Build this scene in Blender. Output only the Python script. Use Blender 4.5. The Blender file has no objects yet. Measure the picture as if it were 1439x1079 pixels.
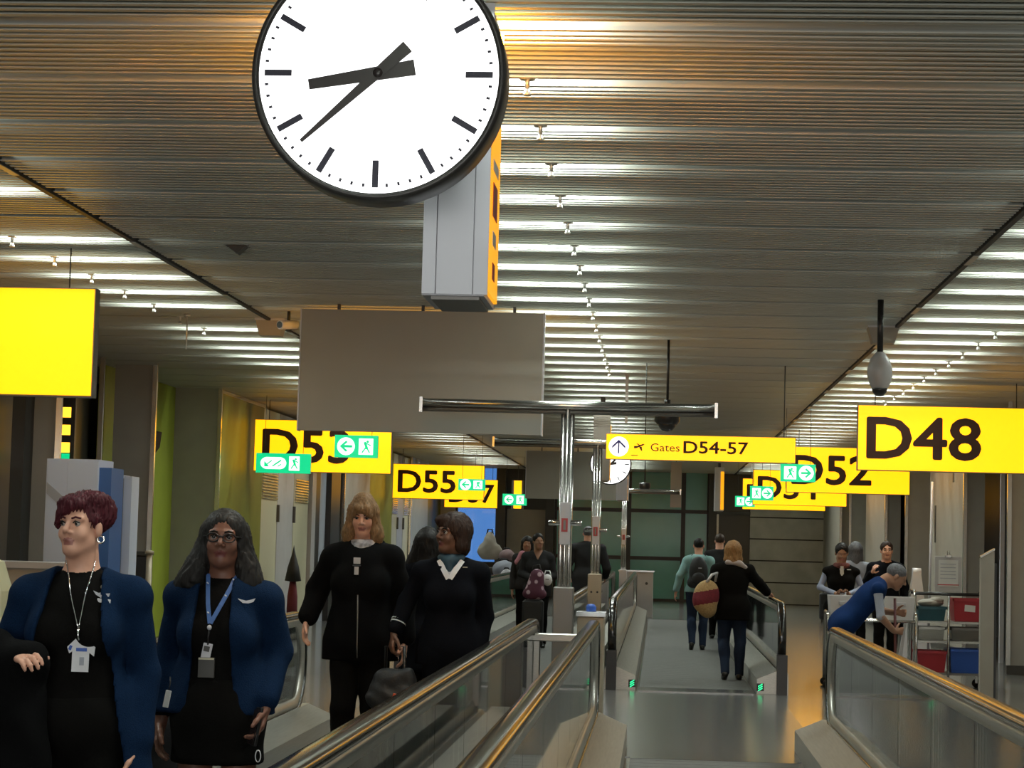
import bpy, bmesh, math, random
import numpy as np
from mathutils import Vector, Matrix
random.seed(5)
R = math.radians
SC = bpy.context.scene
COL = SC.collection
CEIL = 3.52

# ---------------------------------------------------------------- camera
F, CX, CY, HCAM = 3000.0, 719.5, 539.5, 1.55
d_ = Vector(((925 - CX) / F, -(765 - CY) / F, -1)).normalized()      # world +Y in camera axes
u_ = Vector((0.021, 1, 0)); u_ = (u_ - u_.dot(d_) * d_).normalized()   # world +Z in camera axes
x_ = d_.cross(u_)
ROT = Matrix((x_, d_, u_))
cam = bpy.data.cameras.new('camera'); camo = bpy.data.objects.new('camera', cam); COL.objects.link(camo)
cam.sensor_width = 36; cam.lens = F / 1439 * 36; cam.clip_start = 0.05; cam.clip_end = 300
camo.matrix_world = Matrix.Translation((0, 0, HCAM)) @ ROT.to_4x4()
SC.camera = camo

# ---------------------------------------------------------------- world, exposure, luminaires
w = bpy.data.worlds.new('dusk_sky'); SC.world = w; w.use_nodes = True
bg = w.node_tree.nodes['Background']; bg.inputs[0].default_value = (0.105, 0.31, 0.86, 1); bg.inputs[1].default_value = 1.0
vs = SC.view_settings
vs.view_transform = 'Standard'; vs.look = 'None'; vs.gamma = 1; vs.use_curve_mapping = False; vs.exposure = 0.0
SC.cycles.max_bounces = 6; SC.cycles.transparent_max_bounces = 24; SC.cycles.caustics_reflective = False; SC.cycles.caustics_refractive = False
SC.cycles.sample_clamp_indirect = 4.0; SC.cycles.use_denoising = True
TUBE_W = 31.0
def area(x, y, z, sx, sy, watts, col=(.91, 1, .93)):
    l = bpy.data.lights.new('ceiling_tube', 'AREA'); l.shape = 'RECTANGLE'; l.size = sx; l.size_y = sy; l.energy = watts; l.color = col
    o = bpy.data.objects.new('ceiling_tube', l); o.location = (x, y, z); COL.objects.link(o); return o
random.seed(11)
for k in range(-10, 49):
    y = 8.02 + 1.025 * k
    if y > 57: continue
    for cx in (-0.80, 2.72, -4.25):
        if cx == -4.25 and k % 6 == 5: continue
        area(cx, y, CEIL + .20, .84, .10, TUBE_W * random.uniform(.75, 1.2))

front_fill = area(-.6, -5.6, 1.9, 9.0, 2.4, 400, (1, .99, .95)); front_fill.rotation_euler = (R(90), 0, 0); front_fill.name = 'bright_hall_behind'   # added unseen fill lamp behind the camera, brightens surfaces turned towards it

# ---------------------------------------------------------------- materials
def mat(name, col, rough=.6, metal=0., spec=.5, noise=0, bump=0, scale=40, emit=None, estr=1., aniso=0, coat=0, detail=3, stretch=None):
    m = bpy.data.materials.new(name); m.use_nodes = True; nt = m.node_tree; b = nt.nodes['Principled BSDF']
    b.inputs['Base Color'].default_value = (*col, 1); b.inputs['Roughness'].default_value = rough; b.inputs['Metallic'].default_value = metal
    b.inputs['Specular IOR Level'].default_value = spec
    if coat: b.inputs['Coat Weight'].default_value = coat; b.inputs['Coat Roughness'].default_value = .08
    if emit: b.inputs['Emission Color'].default_value = (*emit, 1); b.inputs['Emission Strength'].default_value = estr
    if noise or bump:
        tc = nt.nodes.new('ShaderNodeTexCoord'); n = nt.nodes.new('ShaderNodeTexNoise'); n.inputs['Scale'].default_value = scale; n.inputs['Detail'].default_value = detail
        src = tc.outputs['Object']
        if stretch:
            mp = nt.nodes.new('ShaderNodeMapping'); mp.inputs['Scale'].default_value = stretch; nt.links.new(src, mp.inputs[0]); src = mp.outputs[0]
        nt.links.new(src, n.inputs['Vector'])
        if noise:
            r = nt.nodes.new('ShaderNodeValToRGB')
            r.color_ramp.elements[0].position = .3; r.color_ramp.elements[1].position = .7
            r.color_ramp.elements[0].color = (*[max(0, c * (1 - noise)) for c in col], 1); r.color_ramp.elements[1].color = (*[min(1, c * (1 + noise)) for c in col], 1)
            nt.links.new(n.outputs['Fac'], r.inputs[0]); nt.links.new(r.outputs[0], b.inputs['Base Color'])
        if bump:
            bp = nt.nodes.new('ShaderNodeBump'); bp.inputs['Strength'].default_value = bump; bp.inputs['Distance'].default_value = .02
            nt.links.new(n.outputs['Fac'], bp.inputs['Height']); nt.links.new(bp.outputs[0], b.inputs['Normal'])
    return m
def glass_mat(name, tint, rough=.02, ior=1.45, alpha=0.0, col=(.3, .34, .33)):
    m = bpy.data.materials.new(name); m.use_nodes = True; nt = m.node_tree; nt.nodes.clear()
    out = nt.nodes.new('ShaderNodeOutputMaterial'); mx = nt.nodes.new('ShaderNodeMixShader'); t = nt.nodes.new('ShaderNodeBsdfTransparent'); g = nt.nodes.new('ShaderNodeBsdfGlossy')
    fr = nt.nodes.new('ShaderNodeFresnel'); fr.inputs[0].default_value = ior
    t.inputs[0].default_value = (*tint, 1); g.inputs['Roughness'].default_value = rough; g.inputs[0].default_value = (1, 1, 1, 1)
    d = nt.nodes.new('ShaderNodeBsdfDiffuse'); d.inputs[0].default_value = (*col, 1); m2 = nt.nodes.new('ShaderNodeMixShader'); m2.inputs[0].default_value = alpha
    nt.links.new(t.outputs[0], m2.inputs[1]); nt.links.new(d.outputs[0], m2.inputs[2])
    nt.links.new(fr.outputs[0], mx.inputs[0]); nt.links.new(m2.outputs[0], mx.inputs[1]); nt.links.new(g.outputs[0], mx.inputs[2]); nt.links.new(mx.outputs[0], out.inputs[0])
    return m
def glow(name, col, s=1.0, base=(.5, .5, .5)):
    return mat(name, base, .35, emit=col, estr=s)
M = {}
M['slat'] = mat('slat_paint', (.50, .51, .46), .42, .2)
M['plenum'] = mat('plenum_dark', (.03, .03, .03), .9)
M['seam'] = mat('seam_profile', (.03, .03, .03), .6)
M['seam_light'] = mat('seam_clip', (.5, .5, .48), .4, .5)
M['floor'] = mat('polished_floor', (.13, .13, .122), .20, noise=.15, scale=30, spec=1.0, coat=.35)
M['plate'] = mat('landing_steel', (.20, .20, .192), .20, .5, noise=.12, scale=60, stretch=(8, 1, 1))
M['belt'] = mat('pallet_rubber', (.085, .085, .078), .6, noise=.2, scale=25)
M['wall'] = mat('wall_panel', (.36, .35, .32), .55, noise=.04, scale=3)
M['pier'] = mat('pier_panel', (.34, .345, .325), .5, noise=.05, scale=4)
M['pierw'] = mat('pier_side_panel', (.37, .34, .285), .5, noise=.05, scale=4)  # beige; on the pier sides it holds the warm light falling there
M['dark'] = mat('dark_recess', (.02, .019, .018), .35)
M['base'] = mat('baseboard_dark', (.06, .058, .052), .5)
M['edge'] = mat('pier_edge_trim', (.75, .72, .65), .22, .9)
M['olive'] = mat('olive_wall', (.20, .205, .02), .5, noise=.08, scale=3)
M['lime'] = mat('lime_panel', (.30, .36, .03), .5, noise=.08, scale=3)
M['greenglass'] = mat('green_spandrel_glass', (.10, .36, .27), .16, spec=.35, noise=.12, scale=.8)
M['mullion'] = mat('mullion_black', (.012, .014, .014), .4)
M['shutter'] = mat('roller_shutter', (.46, .47, .44), .45, .2, noise=.15, scale=2)
M['steel'] = mat('stainless_steel', (.62, .61, .58), .2, .95, noise=.06, scale=60)
M['brushed'] = mat('brushed_steel', (.42, .41, .37), .35, .75, noise=.1, scale=30, stretch=(1, .1, 6))
M['greymetal'] = mat('grey_metal', (.19, .18, .165), .4, .3)
M['chrome'] = mat('chrome', (.8, .8, .8), .1, 1)
M['rubber'] = mat('handrail_rubber', (.009, .008, .007), .17, spec=.6, coat=.3)
M['glass'] = glass_mat('balustrade_glass', (.90, .93, .91), .03, 1.5, .10)
M['yellow'] = glow('yellow_lightbox', (1.0, .415, .002), 1.9, (.6, .42, .01))
M['amber'] = glow('amber_lightbox_back', (1.0, .40, .01), 2.2, (.8, .6, .02))
M['ambertop'] = glow('amber_header_lightbox', (1.0, .38, .02), 80.0, (.8, .6, .02))
M['ambersoft'] = glow('amber_far_lightbox_back', (1.0, .50, .05), .6, (.8, .6, .02))
M['amberedge'] = glow('amber_lightbox_edge', (1.0, .38, .005), 1.0, (.8, .5, .02))
M['brown'] = mat('sign_lettering', (.055, .012, .001), .5)
M['brownlit'] = mat('sign_lettering_translucent', (.055, .012, .001), .5, emit=(.075, .016, .0), estr=1)
M['navy'] = mat('navy_arrow', (.03, .03, .10), .5, emit=(.03, .03, .12), estr=.6)
M['green'] = glow('green_lightbox', (.0, .62, .24), 1.05, (.02, .4, .2))
M['white'] = glow('white_lightbox', (1, .99, .96), 1.6, (.9, .9, .9))
M['whitelit'] = glow('pictogram_white', (.9, 1, .95), 1.3, (.9, .9, .9))
M['dial'] = glow('clock_dial', (1, 1, 1), 1.9, (.9, .9, .9))
M['black'] = mat('black_plastic', (.014, .013, .013), .35)
M['clockcase'] = mat('clock_case', (.035, .032, .030), .35)
M['hand'] = mat('clock_hand', (.03, .022, .022), .25, spec=.6)
M['mark'] = mat('clock_marks', (.02, .018, .04), .5)
M['panelgrey'] = mat('sign_back_grey', (.30, .285, .245), .42, .15, noise=.03, scale=2)
M['whitegrey'] = mat('white_painted', (.62, .62, .66), .4)
M['pylon'] = mat('pylon_panel', (.74, .74, .80), .42, noise=.03, scale=3)
M['pylonb'] = mat('pylon_beige', (.34, .30, .26), .45)
M['red'] = mat('red_plastic', (.42, .02, .03), .4)
M['blue'] = mat('blue_plastic', (.02, .09, .42), .4)
M['teal'] = mat('teal_plastic', (.02, .10, .13), .4)
M['greencan'] = mat('green_bottle', (.05, .12, .05), .4)
M['white_p'] = mat('white_plastic', (.78, .78, .80), .3)
M['paper'] = mat('paper', (.72, .72, .70), .8)
M['cream'] = mat('cream_upholstery', (.48, .47, .30), .6, noise=.06, scale=9)
M['boardwhite'] = mat('board_white', (.58, .66, .82), .35)
M['boardgrey'] = mat('board_grey', (.36, .38, .43), .4)
M['boardblue'] = mat('board_blue', (.03, .12, .36), .4)
M['lampgreen'] = glow('walkway_signal', (.02, .95, .35), 1.6, (.02, .3, .1))
M['beigemetal'] = mat('beige_metal', (.42, .36, .27), .45, .2)
M['suitcase'] = mat('black_nylon', (.008, .008, .009), .6, noise=.3, scale=80, bump=.1)
M['sprk'] = mat('sprinkler_metal', (.75, .74, .70), .3, .6)
M['led'] = glow('amber_led', (1, .55, .02), 2.0)  # emission imitating the reflected gate signs
M['frosted'] = mat('frosted_band', (.55, .52, .36), .35, spec=.6)
M['palepanel'] = mat('pale_panel', (.48, .46, .45), .35, noise=.05, scale=5)
M['maroon'] = mat('maroon_cloth', (.12, .015, .025), .8)
M['cabinettop'] = mat('cabinet_top', (.85, .88, .92), .15, .2)

# ---------------------------------------------------------------- mesh helpers
class MB:
    def __init__(s): s.v = []; s.f = []; s.sm = []
    def add(s, vs, fs, smooth=False):
        o = len(s.v); s.v += [tuple(v) for v in vs]; s.f += [[i + o for i in f] for f in fs]; s.sm += [smooth] * len(fs); return s
    def box(s, c, size, rz=0, rx=0, ry=0, b=0):
        x, y, z = [a / 2 for a in size]; m = Matrix.Rotation(rz, 3, 'Z') @ Matrix.Rotation(ry, 3, 'Y') @ Matrix.Rotation(rx, 3, 'X')
        c = Vector(c)
        if b:
            vs = []
            for sz in (-1, 1):
                pts = [(x - b, -y), (x, -y + b), (x, y - b), (x - b, y), (-x + b, y), (-x, y - b), (-x, -y + b), (-x + b, -y)]
                ins = [(px * (x - b) / x, py * (y - b) / y) for px, py in pts]
                lay = [(pts, sz * (z - b)), (ins, sz * z)]
                if sz < 0: lay.reverse()
                for p, zz in lay: vs += [c + m @ Vector((q[0], q[1], zz)) for q in p]
            fs = [[8 * k + i, 8 * k + (i + 1) % 8, 8 * k + 8 + (i + 1) % 8, 8 * k + 8 + i] for k in range(3) for i in range(8)]
            fs += [list(range(7, -1, -1)), list(range(24, 32))]
            return s.add(vs, fs)
        vs = [c + m @ Vector((a * x, e * y, g * z)) for a, e, g in ((-1, -1, -1), (1, -1, -1), (1, 1, -1), (-1, 1, -1), (-1, -1, 1), (1, -1, 1), (1, 1, 1), (-1, 1, 1))]
        return s.add(vs, [[3, 2, 1, 0], [4, 5, 6, 7], [0, 1, 5, 4], [1, 2, 6, 5], [2, 3, 7, 6], [3, 0, 4, 7]])
    def b2(s, lo, hi, b=0):
        return s.box([(a + c) / 2 for a, c in zip(lo, hi)], [abs(c - a) for a, c in zip(lo, hi)], b=b)
    def cyl(s, p, q, r, r2=None, n=14, smooth=True):
        p, q = Vector(p), Vector(q); r2 = r if r2 is None else r2; z = (q - p).normalized()
        a = z.orthogonal().normalized(); e = z.cross(a); vs = []
        for c, rr in ((p, r), (q, r2)): vs += [c + rr * (math.cos(t) * a + math.sin(t) * e) for t in [2 * math.pi * i / n for i in range(n)]]
        s.add(vs, [[i, (i + 1) % n, n + (i + 1) % n, n + i] for i in range(n)], smooth)
        s.add(vs[:n], [list(range(n - 1, -1, -1))]); s.add(vs[n:], [list(range(n))]); return s
    def lathe(s, c, prof, axis='Z', n=28, smooth=True):
        c = Vector(c); vs = []
        for r, h in prof:
            for i in range(n):
                t = 2 * math.pi * i / n; a, e = r * math.cos(t), r * math.sin(t)
                vs.append(c + (Vector((a, e, h)) if axis == 'Z' else Vector((a, h, e))))
        k = len(prof)
        return s.add(vs, [[j * n + i, j * n + (i + 1) % n, (j + 1) * n + (i + 1) % n, (j + 1) * n + i] for j in range(k - 1) for i in range(n)], smooth)
    def tube(s, pts, r, n=8):
        pts = [Vector(p) for p in pts]; vs = []
        prev = None
        for i, p in enumerate(pts):
            t = (pts[min(i + 1, len(pts) - 1)] - pts[max(i - 1, 0)]).normalized()
            a = t.orthogonal().normalized() if prev is None else (prev - prev.dot(t) * t).normalized()
            prev = a; e = t.cross(a)
            vs += [p + r * (math.cos(2 * math.pi * k / n) * a + math.sin(2 * math.pi * k / n) * e) for k in range(n)]
        m = len(pts)
        fs = [[j * n + i, j * n + (i + 1) % n, (j + 1) * n + (i + 1) % n, (j + 1) * n + i] for j in range(m - 1) for i in range(n)]
        s.add(vs, fs, True); s.add(vs[:n], [list(range(n - 1, -1, -1))]); s.add(vs[-n:], [list(range(n))]); return s
    def prism(s, pts, lo, hi, axis='Y', smooth=False):
        # polygon pts extruded along axis; Y: pts are (x,z); X: pts are (y,z); Z: pts are (x,y)
        n = len(pts)
        def P(p, h): return (p[0], h, p[1]) if axis == 'Y' else ((h, p[0], p[1]) if axis == 'X' else (p[0], p[1], h))
        vs = [P(p, lo) for p in pts] + [P(p, hi) for p in pts]
        s.add(vs, [list(range(n)), list(range(2 * n - 1, n - 1, -1))]); s.add(vs, [[i, n + i, n + (i + 1) % n, (i + 1) % n] for i in range(n)], smooth)
        return s
    def ball(s, c, r, n=14, m=9):
        rx, ry, rz = (r, r, r) if not hasattr(r, '__len__') else r; c = Vector(c); vs = []
        for j in range(m + 1):
            p = math.pi * j / m
            for i in range(n):
                t = 2 * math.pi * i / n; vs.append(c + Vector((rx * math.sin(p) * math.cos(t), ry * math.sin(p) * math.sin(t), -rz * math.cos(p))))
        return s.add(vs, [[j * n + i, j * n + (i + 1) % n, (j + 1) * n + (i + 1) % n, (j + 1) * n + i] for j in range(m) for i in range(n)], True)
    def mesh(s, name, fix=True):
        me = bpy.data.meshes.new(name); me.from_pydata([tuple(v) for v in s.v], [], s.f)
        me.polygons.foreach_set('use_smooth', s.sm)
        if fix:
            b = bmesh.new(); b.from_mesh(me); bmesh.ops.remove_doubles(b, verts=b.verts, dist=1e-6); bmesh.ops.dissolve_degenerate(b, edges=b.edges, dist=1e-7); bmesh.ops.recalc_face_normals(b, faces=b.faces); b.to_mesh(me); b.free()
        me.update(); return me
    def build(s, name, m, parent=None, loc=None, rot=None, fix=True):
        return link(name, s.mesh(name, fix), m, parent, loc, rot)
def link(name, me, m, parent=None, loc=None, rot=None):
    o = bpy.data.objects.new(name, me); COL.objects.link(o)
    if m is not None and not me.materials:
        for mm in (m if isinstance(m, (list, tuple)) else [m]): me.materials.append(mm)
    if parent is not None: o.parent = parent
    if loc is not None: o.location = loc
    if rot is not None: o.rotation_euler = rot
    return o
def tag(o, label, cat, group=None):
    o['label'] = label; o['category'] = cat
    if group: o['group'] = group
    return o
def thing(name, label, cat, loc=(0, 0, 0), rz=0, group=None):
    o = bpy.data.objects.new(name, None); COL.objects.link(o); o.location = loc; o.rotation_euler = (0, 0, rz); o.empty_display_size = .1
    return tag(o, label, cat, group)
def struct(name, mb, m, parent=None):
    o = mb.build(name, m, parent); o['kind'] = 'structure'; return o
def copy_tree(o, parent=None):
    c = o.copy(); COL.objects.link(c); c.parent = parent
    for ch in list(o.children): copy_tree(ch, c)
    return c
def hor(px): return 765 + .021 * (px - 925)
def text_mesh(s, width=None, height=.3, depth=.004, bold=0.0, name='lettering'):
    cu = bpy.data.curves.new(name, 'FONT'); cu.body = s; cu.size = 1; cu.extrude = .01; cu.resolution_u = 3
    t = bpy.data.objects.new(name, cu); COL.objects.link(t); dg = bpy.context.evaluated_depsgraph_get()
    me = bpy.data.meshes.new_from_object(t.evaluated_get(dg)); bpy.data.objects.remove(t); bpy.data.curves.remove(cu)
    if bold:   # a bolder cut: the outline struck nine times around its place
        vs = [v.co.copy() for v in me.vertices]; fs = [list(p.vertices) for p in me.polygons]; n = len(vs); me = bpy.data.meshes.new(name); V_, F_ = [], []
        for k in range(9):
            a = 2 * math.pi * k / 8; r = 0 if k == 8 else bold
            F_ += [[i + k * n for i in f] for f in fs]; V_ += [(v.x + r * math.cos(a), v.y + r * math.sin(a), v.z * (1 - .02 * k)) for v in vs]
        me.from_pydata(V_, [], F_)
    co = np.array([v.co for v in me.vertices]); lo, hi = co.min(0), co.max(0)
    sy = height / (hi[1] - lo[1]); sx = sy if width is None else width / (hi[0] - lo[0])
    for v in me.vertices:   # into the XZ plane, reading from -Y
        x, y, z = v.co; v.co = ((x - lo[0]) * sx, -depth * (.5 + z / .02), (y - lo[1]) * sy)
    me.name = name; me.materials.clear(); return me

# ================================================================ SETTING
YN, YF = -6.0, 59.0
fl = struct('floor', MB().b2((-8, YN, -.2), (6.6, YF + .2, 0)), M['floor'])
ce = struct('ceiling', MB().b2((-8, YN, CEIL + .25), (6.6, YF + .2, CEIL + .4)), M['plenum'])
SEAM_L, SEAM_R = -3.61, 2.06
PITCH, SH, ST = .085, .05, .008
bays = ((-7.6, SEAM_L - .03), (SEAM_L + .03, SEAM_R - .03), (SEAM_R + .03, 6.3))
rows = [(-5.8 + PITCH * k) for k in range(int((YF + 5.6) / PITCH))]
rows = [y for k, y in enumerate(rows) if k % 12 != 7]
def slat_mb(mb, x0, x1, y, z=0):
    # a folded slat: upright face with a short lip
    return mb.prism([(y, CEIL), (y, CEIL + SH), (y - ST, CEIL + SH), (y - ST, CEIL + .006), (y - .034, CEIL + .006), (y - .034, CEIL)], x0, x1, 'X')
smesh = [slat_mb(MB(), a, c, 0).mesh('slat') for a, c in bays]
for me in smesh: me.materials.append(M['slat'])
for bi, (a, c) in enumerate(bays):
    rest = MB()
    for y in rows:
        if bi == 1 and 7.4 < y < 14.6:
            o = link('slat', smesh[bi], None, ce, (0, y, 0)); o['kind'] = 'structure'
        else:
            slat_mb(rest, a, c, y)
    o = rest.build('slat_field', M['slat'], ce, fix=False); o['kind'] = 'stuff'
for x in (SEAM_L, SEAM_R):
    struct('seam_profile', MB().b2((x - .018, YN, CEIL - .012), (x + .018, YF, CEIL + .06)), M['seam'], ce)
    y = 8.0
    while y < 57:
        struct('seam_clip', MB().b2((x - .02, y, CEIL - .016), (x + .02, y + .45, CEIL - .011)), M['seam_light'], ce); y += 3.1
# ---- enclosure
wl = struct('wall_left', MB().b2((-7.9, YN, 0), (-7.7, YF, CEIL + .3)), M['dark'])
wr = struct('wall_right', MB().b2((6.3, YN, 0), (6.5, YF, CEIL + .3)), M['dark'])
wn = struct('wall_near', MB().b2((-8, YN - .2, 0), (6.6, YN, CEIL + .3)), M['wall'])
def pier(wall, side, x_face, y0, y1, depth, mfront='pier', mside='pierw', trim=True, name='pier'):
    # block whose corridor face is at x_face; side=+1 right wall, -1 left wall
    s = side
    lo, hi = (x_face + s * .012, y0), (x_face + s * depth, y1)
    o = struct(name, MB().b2((lo[0], lo[1], 0), (hi[0], hi[1], CEIL + .05)), M[mfront], wall)
    f = struct('side_panel', MB().b2((x_face, y0 + .03, .12), (x_face + s * .012, y1 - .02, CEIL)), M[mside], wall) if y1 - y0 > .2 else None
    if trim: struct('edge_trim', MB().b2((x_face - s * .012, y0 - .03, .12), (x_face + s * .04, y0 + .03, CEIL)), M['edge'], wall)
    struct('plinth', MB().b2((x_face - s * .004, y0 - .008, 0), (x_face + s * depth, y1 + .005, .12)), M['base'], wall)
    return o
# right wall: piers, gate bays and dark door recesses
pier(wr, 1, 4.5, 28.0, 28.12, 1.8)
pier(wr, 1, 4.5, 32.0, 36.0, .30)
pier(wr, 1, 4.5, 39.5, 39.65, .62)
pier(wr, 1, 4.5, 43.0, 47.0, .30)
pier(wr, 1, 4.5, 51.0, 51.15, .55)
pier(wr, 1, 4.5, 53.6, YF, .5)
pier(wr, 1, 4.5, 14.0, 24.0, .5, trim=False)
for (y0, y1) in ((36, 39.5), (47, 51), (24, 28)):
    struct('gate_wall', MB().b2((5.15, y0, 0), (5.25, y1, CEIL + .05)), M['pier'], wr)
# door recess by the nearest pier
struct('door_leaf', MB().b2((5.05, 28.12, 0), (5.15, 32, CEIL)), M['dark'], wr)
struct('door_post', MB().b2((4.86, 30.9, 0), (4.92, 30.96, 2.75)), M['whitegrey'], wr)
struct('door_rail', MB().b2((4.78, 30.9, 2.78), (5.06, 30.94, 2.81)), M['edge'], wr)
for x, y, z0, z1 in ((4.49, 35.2, 1.7, 2.3), (4.49, 33.1, 2.62, 3.0)):
    struct('wall_slot', MB().b2((x, y, z0), (x + .012, y + .12, z1)), M['base'], wr)
# left wall
pier(wl, -1, -6.0, 21.0, 21.1, .27)
pier(wl, -1, -6.0, 25.0, 25.1, .50)
pier(wl, -1, -6.0, 28.8, 28.9, .64)
pier(wl, -1, -6.0, 40.5, 44.1, .25, mside='pier')
pier(wl, -1, -6.0, 51.6, 55.4, .30, mside='pier')
struct('lime_panel', MB().b2((-6.72, 25.1, .12), (-6.64, 28.8, CEIL)), M['lime'], wl)
struct('lime_panel', MB().b2((-6.12, 28.9, .12), (-6.04, 32.2, CEIL - .05)), M['olive'], wl)
struct('lime_panel', MB().b2((-6.12, 44.1, .12), (-6.04, 48.2, CEIL - .05)), M['olive'], wl)
struct('lime_panel', MB().b2((-6.12, 55.4, .12), (-6.04, YF, CEIL - .05)), M['olive'], wl)
struct('lime_header', MB().b2((-6.14, 28.9, CEIL - .06), (-6.0, 32.2, CEIL - .01)), M['edge'], wl)
struct('door_leaf', MB().b2((-6.9, 21.1, 0), (-6.8, 25.0, CEIL)), M['dark'], wl)
struct('door_post', MB().b2((-6.42, 24.0, 0), (-6.37, 24.05, CEIL)), M['pierw'], wl)
# frosted gate screens, banded
for (y0, y1) in ((32.2, 36.7), (48.2, 51.6)):
    n = 3; L = (y1 - y0) / n
    for i in range(n):
        m = 'palepanel' if i == 1 else 'frosted'
        struct('gate_screen', MB().b2((-6.11, y0 + L * i + .02, .12), (-6.06, y0 + L * (i + 1) - .02, CEIL - .05)), M[m], wl)
        if i != 1:
            for k in range(9):
                struct('screen_louvre', MB().b2((-6.06, y0 + L * i + .1, 2.1 + .045 * k), (-6.035, y0 + L * (i + 1) - .1, 2.122 + .045 * k)), M['edge'], wl)
        if i: struct('screen_pull', MB().b2((-6.06, y0 + L * i - .06, 1.75), (-6.02, y0 + L * i + .02, 2.02)), M['base'], wl)
struct('gate_mullion', MB().b2((-6.1, 36.75, 0), (-6.0, 37.15, CEIL)), M['palepanel'], wl)
struct('gate_mullion', MB().b2((-6.1, 37.15, 0), (-6.0, 37.6, CEIL)), M['dark'], wl)
struct('gate_mullion', MB().b2((-6.2, 37.6, 0), (-6.1, 38.9, CEIL)), M['boardgrey'], wl)
struct('gate_mullion', MB().b2((-6.1, 38.9, 0), (-6.0, 40.0, CEIL)), M['dark'], wl)
# near left: frosted screen with louvres beyond the frame edge
struct('gate_screen', MB().b2((-6.75, 18.5, .12), (-6.68, 21.0, CEIL)), M['frosted'], wl)
for k in range(16):
    struct('screen_louvre', MB().b2((-6.68, 18.6, 2.15 + .06 * k), (-6.65, 20.9, 2.18 + .06 * k)), M['edge'], wl)
struct('gate_mullion', MB().b2((-6.4, 20.7, 0), (-6.27, 21.0, CEIL)), M['mullion'], wl)
# far wall pieces, left to right
wf = struct('wall_far', MB().b2((-4.45, YF, 0), (-3.05, YF + .2, CEIL + .3)), M['mullion'])
struct('far_panel', MB().b2((-7.7, YF, 0), (-5.62, YF + .2, CEIL + .3)), M['palepanel'], wf)
struct('far_panel', MB().b2((-5.7, YF, 0), (-4.4, YF + .2, .95)), M['base'], wf)
struct('far_panel', MB().b2((-4.18, YF - .1, 1.2), (-3.08, YF, 2.42)), M['pierw'], wf)
struct('far_column', MB().b2((-4.46, YF - .6, 0), (-4.2, YF - .3, CEIL + .05)), M['mullion'], wf)
struct('far_column', MB().b2((-3.1, YF - .5, 0), (-2.86, YF - .2, CEIL + .05)), M['mullion'], wf)
struct('dark_passage', MB().b2((1.40, YF + .1, 0), (2.6, YF + .3, CEIL + .3)), M['dark'], wf)
struct('far_column', MB().b2((1.36, YF - .3, 0), (1.58, YF - .1, CEIL)), M['mullion'], wf)
struct('passage_frame', MB().b2((1.56, YF - .12, 0), (1.64, YF - .06, 2.42)), M['brushed'], wf)
struct('passage_lintel', MB().b2((1.5, YF - .1, 2.42), (2.5, YF, 2.5)), M['base'], wf)
for k in range(6):
    struct('shutter_panel', MB().b2((2.5, YF - .05, .02 + .59 * k), (4.6, YF, .59 * k + .575)), M['shutter'], wf)
struct('shutter_backing', MB().b2((2.5, YF, 0), (6.6, YF + .2, CEIL + .3)), M['mullion'], wf)
w1 = struct('window_1', MB().b2((-5.62, YF, .95), (-5.56, YF + .15, CEIL + .3)), M['mullion'])
struct('window_mullion', MB().b2((-4.46, YF, .95), (-4.4, YF + .15, CEIL + .3)), M['mullion'], w1)
struct('window_bar', MB().b2((-5.6, YF, 2.42), (-4.4, YF + .12, 2.47)), M['mullion'], w1)
struct('window_pane', MB().b2((-5.56, YF + .06, .95), (-4.46, YF + .075, 2.42)), M['glass'], w1)
struct('window_pane', MB().b2((-5.56, YF + .06, 2.47), (-4.46, YF + .075, CEIL + .3)), M['glass'], w1)
w2 = struct('window_2', MB().b2((-3.05, YF + .05, 0), (1.44, YF + .2, CEIL + .3)), M['mullion'])
xs, zs = (-2.86, -.82, .67, 1.38), (0.02, 1.17, 2.47, CEIL + .2)
for i in range(3):
    for j in range(3):
        struct('window_pane', MB().b2((xs[i] + .06, YF, zs[j] + .05), (xs[i + 1] - .06, YF + .05, zs[j + 1] - .05)), M['greenglass'], w2)
for x in xs[1:3]: struct('window_mullion', MB().b2((x - .055, YF - .06, 0), (x + .055, YF + .05, CEIL)), M['mullion'], w2)
for z in zs[1:3]: struct('window_bar', MB().b2((-2.86, YF - .05, z - .05), (1.38, YF + .05, z + .05)), M['mullion'], w2)
# landing floor plates between the walkways
pl = struct('trim_1', MB().b2((-2.7, 15.72, 0), (1.28, 22.88, .006)), M['plate'])
pl = struct('trim_2', MB().b2((-2.9, 45.05, 0), (1.5, 52.0, .006)), M['plate'])
struct('trim_3', MB().b2((-.62, -4, 0), (-.78, 16.2, .30)), M['brushed'])
struct('trim_4', MB().b2((-.62, 23.2, 0), (-.78, 44.6, .30)), M['brushed'])

# ================================================================ MOVING WALKWAYS
HR = .95
def loop_path(y0, y1, top=HR, r=.36, n=12):
    c = top - r; p = [(y0 + r - r * math.sin(math.pi * i / n), c - r * math.cos(math.pi * i / n)) for i in range(n + 1)]
    q = [(y1 - r + r * math.sin(math.pi * i / n), c + r * math.cos(math.pi * i / n)) for i in range(n + 1)]
    return p + q
def sweep(path, prof, x):
    # closed loop in the YZ plane, prof in (x, outward normal)
    n, k = len(path), len(prof); vs = []
    for i, (y, z) in enumerate(path):
        a, b_ = path[i - 1], path[(i + 1) % n]
        t = Vector((b_[0] - a[0], b_[1] - a[1])).normalized(); nn = Vector((-t.y, t.x))
        vs += [(x + px, y + nn.x * pn, z + nn.y * pn) for px, pn in prof]
    return vs, [[i * k + j, i * k + (j + 1) % k, ((i + 1) % n) * k + (j + 1) % k, ((i + 1) % n) * k + j] for i in range(n) for j in range(k)]
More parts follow.
